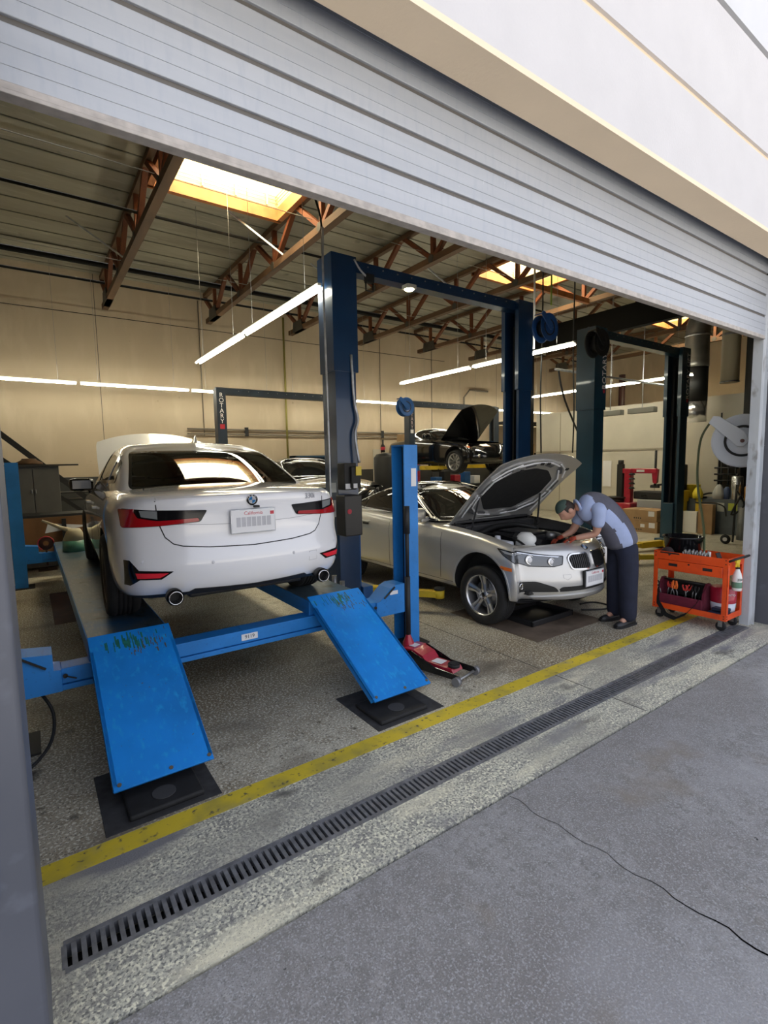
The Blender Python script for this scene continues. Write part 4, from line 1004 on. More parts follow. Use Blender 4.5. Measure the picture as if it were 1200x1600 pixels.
line_on('boot_lip', wb, [(-.60, .945), (-.4, .958), (0, .965), (.4, .958), (.60, .945)], .014, 'x', -1, white_paint, rw_, off=.012, thick=.03, step=.04)
def rfl(s):
    o = panel('bumper_reflector', wb, ms([(.80, .545), (.77, .545), (.725, .48), (.53, .468), (.60, .415), (.72, .415), (.77, .37), (.80, .37)], s), 'x', -1, gloss_black, rw_, off=.004, thick=.008, step=.03)
    panel('red_strip', wb, ms([(.745, .462), (.56, .458), (.61, .428), (.735, .425)], s), 'x', -1, red_reflector, o, off=.012, thick=.008, step=.02)
    b = NB(); addlathe(b, [(.040, 0), (.043, .002), (.045, -.008), (.045, -.12), (.040, -.12), (.040, 0)], n=32); bmesh.ops.transform(b, matrix=Matrix.Translation((.035, s * .535, .30)) @ Matrix.Rotation(R(-90), 4, 'Y'), verts=b.verts[:]); e = obj('exhaust_tip', b, chrome, rw_)
    b = NB(); addlathe(b, [(.054, -.015), (.054, -.07), (.046, -.07), (.046, -.015)], n=32); addcyl(b, (0, 0, -.1), (0, 0, -.09), .045); bmesh.ops.transform(b, matrix=Matrix.Translation((.04, s * .535, .30)) @ Matrix.Rotation(R(-90), 4, 'Y'), verts=b.verts[:]); obj('exhaust_surround', b, matt_black, e)
    b = NB()
    for yy, zz in ((.70, .535), (.29, .51)):
        h = wb.ray_cast(Vector((-5, s * yy, zz)), Vector((1, 0, 0)))
        if h[0]: addlathe(b, [(0, .001), (.010, .001), (.011, 0)], n=16, mx=Matrix.Translation(h[0] - Vector((.001, 0, 0))) @ Matrix.Rotation(R(-90), 4, 'Y'))
    obj('parking_sensor', b, mat('sensor_grey', (0.55, 0.55, 0.58), .3), rw_)
sym(rfl)
panel('diffuser', wb, [(.44, .305), (.40, .332), (0, .318), (-.40, .332), (-.44, .305), (-.45, .288), (.45, .288)], 'x', -1, matt_black, rw_, off=.008, thick=.03, step=.03)
b = NB(); addbox(b, .20, .50, -.42, .42, .245, .31, bev=.02); obj('rear_valance', b, matt_black, rw_)
line_on('tow_cover', wb, [(-.43, .50), (-.50, .50), (-.505, .43), (-.43, .43), (-.43, .50)], .003, 'x', -1, mat('line_grey', (0.35, 0.35, 0.37), .5), rw_, off=.0008)
line_on('crease_shadow', wb, [(-.52, .775), (-.3, .762), (0, .755), (.3, .762), (.52, .775)], .0035, 'x', -1, mat('line_grey', (0.35, 0.35, 0.37), .5), rw_, off=.0004, thick=.001)
plate(rw_, .030, .0, .77, -1)
h = wb.ray_cast(Vector((-5, 0, .915)), Vector((1, 0, 0)))
roundel(rw_, h[0] + h[1] * .003, h[1], (0, 0, 1), .041)
h = wb.ray_cast(Vector((-5, -.47, .915)), Vector((1, 0, 0)))
text('model_badge', '330i', .06, mat('badge_steel', (.35, .36, .40), .3, metal=.6), rw_, h[0] + h[1] * .006, Vector((0, 0, 1)).cross(h[1]), (0, 0, 1), .002)
b = NB(); addbox(b, .0, .03, -.04, .0, .862, .878, bev=.004); obj('rear_camera', b, matt_black, rw_)
h = wb.ray_cast(Vector((.12, 0, 3)), Vector((0, 0, -1)))
b = NB(); 
v = []
for (x, hh, ww) in ((1.72, .005, .02), (1.66, .05, .018), (1.60, .062, .012), (1.58, .01, .01)): v.append((x, hh, ww))
rs = [[b.verts.new((x, w1, 1.375)), b.verts.new((x, 0, 1.385 + hh)), b.verts.new((x, -w1, 1.375))] for x, hh, w1 in v]
for a_, c_ in zip(rs[:-1], rs[1:]):
    for j in range(2): b.faces.new((a_[j], a_[j + 1], c_[j + 1], c_[j]))
obj('shark_fin_antenna', b, white_paint, rw_, ang=60)
for s in (1, -1):
    line_on('door_gap', wb, [(1.55, .93), (1.52, .80), (1.40, .60), (1.30, .42)], .006, 'y', s, matt_black, rw_)
    line_on('door_gap', wb, [(2.35, .93), (2.36, .6), (2.36, .24)], .006, 'y', s, matt_black, rw_)
    line_on('door_gap', wb, [(3.36, .90), (3.40, .6), (3.36, .26)], .006, 'y', s, matt_black, rw_)
    for x in (1.62, 2.50):
        b = NB(); addbox(b, x, x + .20, s * .862 - .018, s * .862 + .03, .80, .825, bev=.01); obj('door_handle', b, white_paint, rw_)
    mirror(rw_, 3.10, s * .78, .90, s, black_paint)
    # pillars between side windows
    for (xa, xb) in (((2.32, .99), (2.22, 1.31)), ((1.52, 1.0), (1.55, 1.26))):
        line_on('window_pillar', wg, [xa, xb], .045, 'y', s, gloss_black, rw_, off=.006, thick=.006, step=.06)
hw_, HM, hb_ = open_hood(rw_, wh, (3.45, 0, .99), 54, white_paint, wb)
b = NB(); addbox(b, 3.5, 4.35, -.62, .62, .45, .70, bev=.03); obj('engine', b, matt_black, rw_)

# ---------------------------------------------------------------- silver saloon with open bonnet (seen from the front left)
LS = 4.62
Sp = dict(name='silver_sedan', label='silver four-door saloon car with its bonnet raised and the mechanic leaning in', L=LS, W=.885, loc=(4.785, 2.99 + LS, 0), rz=R(-90), paint=silver_paint,
    De=[(0, 1.02), (.25, 1.06), (.9, 1.10), (1.6, 1.08), (2.6, 1.035), (3.2, 1.015), (3.6, .985), (3.9, .945), (4.2, .885), (4.45, .83), (4.62, .78)],
    Dc=[(0, 1.06), (.10, 1.10), (.9, 1.13), (1.6, 1.1), (3.2, 1.08), (3.8, 1.02), (4.2, .935), (4.45, .875), (4.62, .83)],
    zb=[(0, .38), (.5, .33), (1.2, .31), (3.5, .31), (4.62, .31)],
    XI=[.34, .62, .95, 1.3, 1.7, 2.15, 2.55, 2.9, 3.17, 3.42, 3.70, 3.95, 4.18, 4.36], Fw=[.86, .955, .985, 1, 1, 1, 1, 1, 1, 1, 1, 1, 1, .995, .975, .84], rc=.20, fc=.38, fp=2.2,
    levels=[(0, .80, .12, .10), (.05, .865, .05, .03), (.16, .885, .02, .015), (.34, .89, .0, .0), (.46, .89, .02, .005), (.58, .885, .04, .02), (.68, .892, .05, .03), (.80, .888, .05, .05), (.90, .868, .05, .075), (.97, .85, .05, .11), (1.0, .82, .08, .17)],
    hood_rows=(9, 14), cabin_rows=(3, 8), arches=[(.98, .41, .385), (3.83, .41, .39)],
    gh=[(0, .79, .62, 3.22), (.05, .79, .66, 3.17), (.12, .785, .73, 3.10), (.45, .72, 1.02, 2.86), (.80, .635, 1.38, 2.60), (.93, .58, 1.58, 2.46), (1.0, .50, 1.72, 2.32)],
    gp=[.10, .22, .36, .5, .64, .78, .90], Rz=[(0, 1.40), (.25, 1.455), (.5, 1.475), (.75, 1.465), (1, 1.42)], gz=1.06, crown=.03, gt=.05,
    wins=[('rear_window', 'x', -1, rnd([(-.66, 1.13), (.66, 1.13), (.50, 1.38), (-.50, 1.38)], .05), .03),
          ('side_glass', 'y', 1, rnd([(1.12, 1.145), (3.06, 1.085), (2.80, 1.25), (2.5, 1.375), (2.1, 1.415), (1.6, 1.39), (1.28, 1.29)], .05), .022),
          ('side_glass', 'y', -1, rnd([(1.12, 1.145), (3.06, 1.085), (2.80, 1.25), (2.5, 1.375), (2.1, 1.415), (1.6, 1.39), (1.28, 1.29)], .05), .022),
          ('windscreen', 'x', 1, rnd([(-.74, 1.07), (.74, 1.07), (.57, 1.415), (-.57, 1.415)], .05), .03), ('sunroof', 'z', 1, rnd([(1.78, -.40), (2.28, -.40), (2.28, .40), (1.78, .40)], .06), .02)],
    see=False, hood_open=38)
rs_, sb, sg, shd = car(Sp)
for ax in (.98, 3.83):
    for s in (-1, 1): wheel(rs_, ax, s * .765, s, .327, 'five', steer=R(2 if ax > 2 else 0))
F0 = LS
sb_mesh = [o for o in rs_.children if o.name.startswith('body')][0].data
SBD = {}
for s_ in (1, -1):
    q_ = NB(); q_.from_mesh(sb_mesh); bmesh.ops.transform(q_, matrix=Matrix.Rotation(-R(45) * s_, 4, 'Z'), verts=q_.verts[:]); SBD[s_] = BVHTree.FromBMesh(q_); q_.free()
def slamp(s):
    th = R(45) * s; rot = Matrix.Rotation(th, 4, 'Z'); bvd = SBD[s]
    def dp(pl): return [(s * (a_ - 2.93), z_) for a_, z_ in pl]
    poly = rnd(dp([(0, .79), (.01, .70), (.10, .683), (.36, .69), (.50, .735), (.62, .81), (.675, .875), (.50, .85), (.30, .82), (.12, .798)]), .012)
    o = panel('headlamp', bvd, poly, 'x', 1, mat('lamp_inner', (0.16, 0.165, 0.17), .25, metal=.7), rs_, off=.003, thick=.012, step=.03, mx=rot)
    panel('headlamp_rim', bvd, poly, 'x', 1, gloss_black, o, off=.007, thick=.01, step=.03, hole=inset(poly, .007), mx=rot)
    panel('chrome_brow', bvd, dp([(.04, .784), (.30, .808), (.50, .836), (.60, .856), (.50, .830), (.30, .802), (.06, .778)]), 'x', 1, chrome, o, off=.008, thick=.006, step=.03, mx=rot)
    panel('clear_corner', bvd, dp([(.42, .80), (.60, .83), (.64, .86), (.44, .825)]), 'x', 1, mat('lamp_clear', (0.30, 0.31, 0.32), .2), o, off=.006, thick=.006, step=.03, mx=rot)
    for (yy, zz, r) in ((.47, .735, .042), (.64, .755, .052)):
        h = sb.ray_cast(Vector((8, s * yy, zz)), Vector((-1, 0, 0)))
        b = NB(); addlathe(b, [(0, .010), (r * .6, .008), (r * .72, .0), (r * .8, .010), (r, .008), (r, -.004), (0, -.004)], n=32)
        nn = (h[1] + Vector((1.2, 0, 0))).normalized(); bmesh.ops.transform(b, matrix=frame_matrix(h[0], nn), verts=b.verts[:]); obj('projector', b, chrome, o)
    for (yy, zz, r) in ((.47, .735, .026), (.64, .755, .032)):
        h = sb.ray_cast(Vector((8, s * yy, zz)), Vector((-1, 0, 0)))
        b = NB(); addlathe(b, [(0, .016), (r * .7, .013), (r, .006)], n=24); nn = (h[1] + Vector((1.2, 0, 0))).normalized(); bmesh.ops.transform(b, matrix=frame_matrix(h[0], nn), verts=b.verts[:]); obj('bulb_lens', b, label_white, o)
    kp = rnd(ms([(.045, .795), (.26, .795), (.305, .76), (.28, .66), (.085, .645), (.045, .66)], s), .03, 5)
    k = panel('kidney_grille', sb, kp, 'x', 1, matt_black, rs_, off=.002, thick=.01, step=.04)
    panel('grille_surround', sb, inset(kp, -.013), 'x', 1, chrome, k, off=.014, thick=.02, step=.04, hole=kp)
    for q in range(9):
        yy = .066 + q * .026; line_on('grille_bar', sb, ms([(yy, .655), (yy, .79)], s), .007, 'x', 1, mat('grille_bar_black', (0.02, 0.02, 0.02), .25), k, off=.012, thick=.01)
    fp_ = rnd(ms([(.42, .425), (.78, .425), (.82, .535), (.62, .54), (.46, .475)], s), .025)
    fo_ = panel('fog_lamp_recess', sb, fp_, 'x', 1, mat('grille_plastic', (0.018, 0.018, 0.018), .5), rs_, off=.002, thick=.008, step=.04)
    panel('recess_rim', sb, inset(fp_, -.012), 'x', 1, silver_paint, fo_, off=.008, thick=.012, step=.04, hole=fp_)
    h = sb.ray_cast(Vector((8, s * .735, .485)), Vector((-1, 0, 0)))
    b = NB(); addlathe(b, [(0, .012), (.026, .010), (.034, .014), (.038, .004), (0, -.004)], n=28); bmesh.ops.transform(b, matrix=frame_matrix(h[0], (h[1] + Vector((1.5, 0, 0))).normalized()), verts=b.verts[:]); obj('fog_lamp', b, chrome, fo_)
    panel('side_marker', sb, ms([(.80, .665), (.80, .69), (.872, .70), (.875, .672)], s) if False else [(4.05, .668), (4.05, .705), (4.26, .69), (4.26, .655)], 'y', s, orange_lamp, rs_, off=.003, thick=.006, step=.04)
    line_on('bumper_gap', sb, [(4.16, .84), (4.20, .76), (4.06, .72), (4.02, .52), (4.04, .40)][2:], .005, 'y', s, matt_black, rs_)
sym(slamp)
panel('lower_intake', sb, rnd([(-.44, .425), (.44, .425), (.40, .475), (-.40, .475)], .02), 'x', 1, matt_black, rs_, off=.002, thick=.01, step=.05)
panel('splitter', sb, [(-.60, .335), (.60, .335), (.66, .372), (.3, .385), (-.3, .385), (-.66, .372)], 'x', 1, silver_paint, rs_, off=.02, thick=.03, step=.05)
h = sb.ray_cast(Vector((8, 0, .54)), Vector((-1, 0, 0)))
pr_ = NB(); addbox(pr_, h[0].x - .02, h[0].x + .012, -.165, .165, .455, .625, bev=.006); obj('plate_holder', pr_, matt_black, rs_)
plate(rs_, h[0].x + .018, 0, .54, 1)
h = sb.ray_cast(Vector((8, 0, .845)), Vector((-1, 0, 0)))
roundel(rs_, h[0] + h[1] * .003, h[1], (-.4, 0, 1), .041)
line_on('tow_cover', sb, [(-.38, .60), (-.38, .57), (-.34, .545), (-.30, .57), (-.30, .60), (-.38, .60)], .003, 'x', 1, mat('line_grey', (0.35, 0.35, 0.37), .5), rs_, off=.0008)
line_on('tow_cover', sb, [(.38, .60), (.38, .57), (.34, .545), (.30, .57), (.30, .60), (.38, .60)], .003, 'x', 1, mat('line_grey', (0.35, 0.35, 0.37), .5), rs_, off=.0008)
for s in (1, -1):
    line_on('door_gap', sb, [(1.42, 1.05), (1.40, .9), (1.30, .68), (1.26, .5)], .006, 'y', s, matt_black, rs_)
    line_on('door_gap', sb, [(2.16, 1.06), (2.17, .7), (2.17, .38)], .006, 'y', s, matt_black, rs_)
    line_on('door_gap', sb, [(3.20, 1.0), (3.21, .7), (3.20, .42)], .006, 'y', s, matt_black, rs_)
    line_on('sill_gap', sb, [(1.4, .40), (3.40, .40)], .005, 'y', s, matt_black, rs_)
    line_on('chrome_strip', sg, [(1.15, 1.125), (2.1, 1.10), (3.08, 1.068)], .02, 'y', s, gloss_black, rs_, off=.004, thick=.006)
    for x in (1.50, 2.26):
        b = NB(); addbox(b, x, x + .19, s * .885 - .015, s * .885 + .03, .935, .96, bev=.01); obj('door_handle', b, silver_paint, rs_)
        b = NB(); addbox(b, x + .03, x + .17, s * .885 - .01, s * .885 + .006, .905, .935, bev=.006); obj('handle_recess', b, matt_black, rs_)
    mirror(rs_, 2.78, s * .82, 1.07, s, silver_paint)
    for (xa, xb) in (((2.13, 1.10), (2.06, 1.40)), ((1.38, 1.13), (1.42, 1.34))):
        line_on('window_pillar', sg, [xa, xb], .05 if xa[0] > 2 else .02, 'y', s, gloss_black, rs_, off=.005, thick=.006, step=.06)
    arc = [(3.83 + .40 * math.cos(R(a)), .41 + .40 * math.sin(R(a))) for a in range(-8, 189, 8)]
    line_on('arch_lip', sb, arc, .022, 'y', s, silver_paint, rs_, off=.006, thick=.02, step=.2)
ringo = rnd([(3.22, -.70), (3.22, .70), (3.6, .71), (4.02, .66), (4.24, .36), (4.30, 0), (4.24, -.36), (4.02, -.66), (3.6, -.71)], .05, 3)
ringi = rnd([(3.34, -.26), (3.34, .26), (3.62, .54), (3.90, .52), (4.07, .28), (4.12, 0), (4.07, -.28), (3.90, -.52), (3.62, -.54)], .05, 3)
under_m = layered('bonnet_underside', (0.82, 0.82, 0.83), [((0.12, 0.12, 0.12), 7, 0.60, 0.68, None), ((0.62, 0.62, 0.63), 5, 0.55, 0.7, None)], rough=0.4, bump=.8, bscale=9)
HG = (3.17, 0, 1.04)
hs_, HM, hb_ = open_hood(rs_, shd, HG, 49, silver_paint, sb, (ringo, ringi), inset(ringi, .012), under_m)
groove_m = mat('recess_shade', (0.10, 0.10, 0.105), .6)  # dark patches, shade of the stamped hollows put into the colour
rid = mat('stamped_ridge', (0.85, 0.85, 0.86), .35)  # raised ribs, the light they catch put into a paler colour
for s in (-1, 1):
    for pl in ([(3.30, .40), (3.40, .50), (3.52, .60), (3.40, .60)], [(3.28, .20), (3.30, .36), (3.36, .36), (3.33, .22)], [(3.72, .60), (3.90, .60), (3.88, .63), (3.72, .645)], [(4.00, .50), (4.10, .40), (4.13, .44), (4.03, .54)], [(4.13, .22), (4.17, .08), (4.20, .10), (4.17, .25)], [(3.56, .62), (3.68, .63), (3.66, .67), (3.56, .66)]):
        panel('recess_shade', hb_, [(a_, s * b_) for a_, b_ in pl], 'z', -1, groove_m, hs_, off=.034, thick=.004, step=.08, mx=HM)
    for pl in ([(3.26, .10), (3.30, .34), (3.46, .56), (3.66, .60)], [(3.70, .585), (3.92, .565), (4.08, .42)], [(4.16, .36), (4.22, .16), (4.23, 0)], [(3.95, .62), (4.10, .52), (4.2, .34)], [(3.3, .62), (3.5, .64), (3.7, .66)]):
        line_on('stamped_ridge', hb_, [(a_, s * b_) for a_, b_ in pl], .018, 'z', -1, rid, hs_, off=.040, thick=.012, step=.1).data.transform(HM)
b = NB()
for s in (-1, 1):
    addbar(b, (3.30, s * .60, 1.0), (3.22, s * .66, 1.02), .03, .04); addbar(b, (3.42, s * .60, .96), HM @ Vector((3.62, s * .55, 1.0)), .018, .018)
b.verts.index_update(); objs('bonnet_strut', b, matt_black, hs_)
b = NB()
for k in (1, 4, 5, 8):
    a = (k - 4.5) * .115
    addbox(b, 4.22 - .25 * abs(a) ** 1.6, 4.25 - .25 * abs(a) ** 1.6, a - .025, a + .025, .915 - .12 * abs(a), .925 - .12 * abs(a))
bmesh.ops.transform(b, matrix=HM @ Matrix.Translation((0, 0, -.045)), verts=b.verts[:]); b.verts.index_update(); objs('bonnet_slot', b, matt_black, hs_)
# engine bay
b = NB(); addbox(b, 3.20, 4.34, -.70, .70, .40, .44); addbox(b, 3.16, 3.22, -.70, .70, .42, 1.03); addbox(b, 3.2, 4.05, -.70, -.665, .42, .88); addbox(b, 3.2, 4.05, .665, .70, .42, .88); addbox(b, 4.26, 4.31, -.56, .56, .45, .80)
obj('engine_bay', b, matt_black, rs_)
b = NB(); addbox(b, 3.20, 3.36, -.62, .62, .93, 1.015, bev=.02); addbox(b, 3.1, 3.22, -.66, .66, .99, 1.06, bev=.015); obj('cowl_cover', b, mat('bay_plastic', (0.03, 0.03, 0.032), .45), rs_)
b = NB(); addbox(b, 3.42, 4.0, -.28, .18, .62, .93, bev=.03); addbox(b, 3.5, 3.95, -.22, .12, .93, .955, bev=.012); obj('engine_cover', b, mat('bay_plastic2', (0.02, 0.02, 0.022), .35), rs_)
b = NB(); addlathe(b, [(0, .18), (.06, .175), (.115, .13), (.13, .05), (.12, -.05), (.05, -.08), (0, -.08)], n=28, mx=Matrix.Translation((4.02, -.36, .81)) @ Matrix.Scale(.8, 4, (0, 1, 0))); o = obj('coolant_tank', b, white_plastic, rs_)
b = NB(); addbar(b, (3.90, -.42, .93), (4.17, -.30, .86), .09, .07, upv=(0, -.5, 1)); obj('tank_strap', b, matt_black, o)
b = NB(); addbox(b, 3.72, 3.98, -.64, -.50, .80, .90, bev=.03); addlathe(b, [(0, .05), (.03, .045), (.035, 0)], n=16, mx=Matrix.Translation((3.8, -.57, .90))); obj('washer_filler', b, mat('bay_white', (.55, .56, .6), .5), rs_)
b = NB(); addtube(b, [(3.42, -.5, .90), (3.40, -.2, .97), (3.40, .2, .97), (3.5, .5, .90)], .035, n=12, samples=5); addtube(b, [(4.18, -.1, .82), (4.12, .08, .88), (3.98, .2, .88), (3.9, .25, .80)], .03, n=12, samples=5); addtube(b, [(4.2, .3, .80), (4.05, .4, .86), (3.8, .38, .88), (3.6, .45, .86)], .022, n=10, samples=5); addtube(b, [(4.22, -.5, .80), (4.0, -.46, .90), (3.7, -.42, .93), (3.5, -.48, .93)], .012, n=8, samples=5); b.verts.index_update(); objs('engine_hose', b, hose_black, rs_)
b = NB(); addlathe(b, [(0, .05), (.05, .05), (.06, .03), (.06, -.04), (0, -.04)], n=24, mx=Matrix.Translation((4.02, .08, .90))); addtube(b, [(4.08, .16, .86), (4.05, .20, .91), (3.98, .18, .93)], .016, n=10, samples=4); obj('throttle_body', b, steel, rs_)
b = NB(); addbox(b, 3.75, 4.12, .28, .56, .70, .86, bev=.03); addbox(b, 4.12, 4.25, -.10, .5, .68, .82, bev=.02); obj('air_box', b, mat('bay_grey', (0.07, 0.075, 0.07), .5, n=.4, scale=12), rs_)
b = NB()
for k in range(34):
    x = random.uniform(3.55, 4.22); y = random.uniform(-.5, .56); z = .80 + random.uniform(-.04, .06); s_ = random.uniform(.012, .035)
    if k % 2: addcyl(b, (x, y, z - .06), (x, y, z), s_ * .8, n=10)
    else: addbox(b, x, x + s_ * 2, y, y + s_ * 1.5, z - .08, z, bev=.004)
b.verts.index_update(); objs('engine_fitting', b, mat('fittings', (0.20, 0.20, 0.20), .35, metal=.6, n=.8, scale=9), rs_)
b = NB(); addbox(b, 4.20, 4.33, -.58, .58, .775, .80, bev=.008); obj('radiator_support', b, mat('bay_plastic', (0.03, 0.03, 0.032), .45), rs_)
b = NB()
for s in (-1, 1): addbar(b, (3.18, s * .1 - .3, 1.06), (3.08, s * .1 - .3 + .55, 1.075), .015, .012)
b.verts.index_update(); objs('wiper_arm', b, matt_black, rs_)

# ---------------------------------------------------------------- black car raised on the rear lift, bonnet open
LK = 4.20
Kp = dict(name='black_coupe', label='black car raised on the rear two-post lift with its bonnet wide open', L=LK, W=.86, loc=(10.0, 8.95 + LK, 1.50), rz=R(-90), paint=black_paint,
    De=[(0, .80), (.6, .88), (1.3, .90), (2.2, .86), (3.0, .82), (3.6, .74), (4.2, .60)], Dc=[(0, .84), (.6, .92), (1.3, .92), (2.4, .92), (3.2, .86), (3.8, .76), (4.2, .64)],
    zb=[(0, .28), (.5, .2), (3.5, .18), (4.2, .22)],
    XI=[.34, .62, .95, 1.3, 1.7, 2.1, 2.4, 2.65, 2.9, 3.2, 3.5, 3.72, 3.9], Fw=[.82, .95, .99, 1, 1, .98, .98, .98, .99, 1, 1, 1, .98, .94, .74], rc=.22, fc=.42, fp=2.0,
    levels=[(0, .78, .12, .12), (.06, .84, .06, .05), (.25, .86, .0, .0), (.5, .86, .02, .0), (.75, .865, .04, .04), (.93, .83, .07, .10), (1.0, .78, .1, .16)],
    hood_rows=(8, 13), cabin_rows=(3, 7), arches=[(.85, .32, .35), (3.35, .32, .35)],
    gh=[(0, .74, .72, 2.72), (.06, .73, .76, 2.66), (.45, .68, .98, 2.42), (.8, .60, 1.2, 2.18), (.94, .55, 1.35, 2.05), (1, .48, 1.45, 1.95)],
    gp=[.12, .28, .45, .6, .75, .9], Rz=[(0, 1.12), (.3, 1.20), (.6, 1.21), (1, 1.16)], gz=.86, crown=.03, gt=.05,
    wins=[('side_glass', 'y', s, rnd([(1.15, .93), (2.58, .90), (2.35, 1.06), (2.05, 1.14), (1.5, 1.15)], .04), .02) for s in (1, -1)] + [('windscreen', 'x', 1, rnd([(-.66, .91), (.66, .91), (.54, 1.16), (-.54, 1.16)], .05), .03)],
    see=False, hood_open=48)
rk, kb, kg, kh = car(Kp)
for ax in (.85, 3.35):
    for s in (-1, 1): wheel(rk, ax, s * .74, s, .25, 'ten', rr=.31, rim_m=alloy)
hk, KM, kb_ = open_hood(rk, kh, (2.66, 0, .88), 50, black_paint, kb)
for s in (1, -1):
    o = panel('headlamp', kb, rnd(ms([(.36, .60), (.45, .52), (.76, .56), (.80, .66), (.60, .67)], s), .02), 'x', 1, chrome, rk, off=.004, thick=.01, step=.05)
    panel('amber_indicator', kb, ms([(.66, .60), (.79, .61), (.80, .66), (.66, .655)], s), 'x', 1, mat('amber', (.75, .25, .12), .3), o, off=.008, thick=.006, step=.05)
    b = NB(); addlathe(b, [(0, .01), (.035, .01), (.04, 0)], n=16, mx=Matrix.Translation((LK - .16, s * .62, .40)) @ Matrix.Rotation(R(90), 4, 'Y')); obj('fog_lamp', b, chrome, rk)
    mirror(rk, 2.30, s * .80, .90, s, black_paint)
b = NB(); addbox(b, 2.7, 3.85, -.6, .6, .40, .62, bev=.03); obj('engine', b, matt_black, rk)

# ---------------------------------------------------------------- dark saloon parked on the floor behind the nearest column
DK = 4.6
Dp = dict(Sp); Dp.update(name='dark_sedan', label='dark saloon car at the back, between the white car and the navy column', loc=(5.25, 8.3 + DK, .22), rz=R(-90), paint=dark_paint, hood_open=None, see=False)
Dp['wins'] = [w_ for w_ in Sp['wins']]
rd, db_, dg_, dh_ = car(Dp)
for ax in (.98, 3.83):
    for s in (-1, 1): wheel(rd, ax, s * .765, s, .327, 'ten', rim_m=dark_alloy)
rd.location.z = 0.42

# ================================================================ MECHANIC
skin = mat('skin', (0.50, 0.27, 0.19), 0.5)
shirt_g = mat('grey_shirt', (0.115, 0.115, 0.15), 0.85, n=.25, scale=6, bump=.3, bscale=20)
shirt_b = mat('light_blue_shirt', (0.40, 0.48, 0.72), 0.85, n=.12, scale=9, bump=.3, bscale=20)
trouser = mat('navy_trousers', (0.014, 0.018, 0.042), 0.85, n=.35, scale=8, bump=.4, bscale=14)
def skinned(name, verts, edges, radii, M_, parent, root=0, sub=2, mats=None):
    me = bpy.data.meshes.new(name); me.from_pydata([Vector(v) for v in verts], edges, [])
    o = bpy.data.objects.new(name, me); COL.objects.link(o)
    s = o.modifiers.new('s', 'SKIN'); s.use_smooth_shade = True; s.branch_smoothing = .6
    if not me.skin_vertices: pass
    sv = me.skin_vertices[0].data if me.skin_vertices else None
    if sv is None:
        bm = NB(); bm.from_mesh(me); bm.verts.layers.skin.verify(); bm.to_mesh(me); bm.free(); sv = me.skin_vertices[0].data
    for i, r_ in enumerate(radii): sv[i].radius = r_ if isinstance(r_, (tuple, list)) else (r_, r_); sv[i].use_root = (i == root)
    u = o.modifiers.new('u', 'SUBSURF'); u.levels = sub; u.render_levels = sub
    bpy.context.view_layer.update()
    m2 = bpy.data.meshes.new_from_object(o.evaluated_get(bpy.context.evaluated_depsgraph_get())); m2.name = name
    bpy.data.objects.remove(o)
    for p in m2.polygons: p.use_smooth = True
    m2.materials.clear()
    for q in (mats or [M_]): m2.materials.append(q)
    ob = bpy.data.objects.new(name, m2); COL.objects.link(ob)
    if parent: ob.parent = parent
    return ob
PX, PY = 5.05, 2.88
per = thing('person', 'person in grey and light blue work shirt and navy trousers leaning into the silver car', 'person', (PX, PY, 0))
# joints relative to the feet; faces -x and a little +y
pel = (.11, .02, .88); sp1 = (.06, .08, 1.06); sp2 = (-.06, .17, 1.21); chest = (-.17, .23, 1.28); neck = (-.27, .30, 1.285); headb = (-.31, .34, 1.265)
hipL, kneeL, ankL = (.06, -.07, .80), (.02, -.10, .47), (.07, -.09, .09)
hipR, kneeR, ankR = (.15, .09, .80), (.13, .10, .47), (.17, .11, .09)
shL, elL, wrL = (-.23, .08, 1.235), (-.20, .14, .985), (-.34, .30, .94)
shR, elR, wrR = (-.08, .38, 1.22), (-.14, .46, .98), (-.26, .52, .92)
V = [pel, sp1, sp2, chest, neck, headb, hipL, kneeL, ankL, (-.06, -.08, .06), hipR, kneeR, ankR, (.04, .13, .06), shL, elL, wrL, shR, elR, wrR]
E_ = [(0, 1), (1, 2), (2, 3), (3, 4), (4, 5), (0, 6), (6, 7), (7, 8), (8, 9), (0, 10), (10, 11), (11, 12), (12, 13), (3, 14), (14, 15), (15, 16), (3, 17), (17, 18), (18, 19)]
Rd = [.085, .09, .11, .12, .055, .06, .06, .05, .036, .028, .06, .05, .036, .028, .06, .042, .028, .06, .042, .028]
body_o = skinned('body', V, E_, Rd, skin, per)
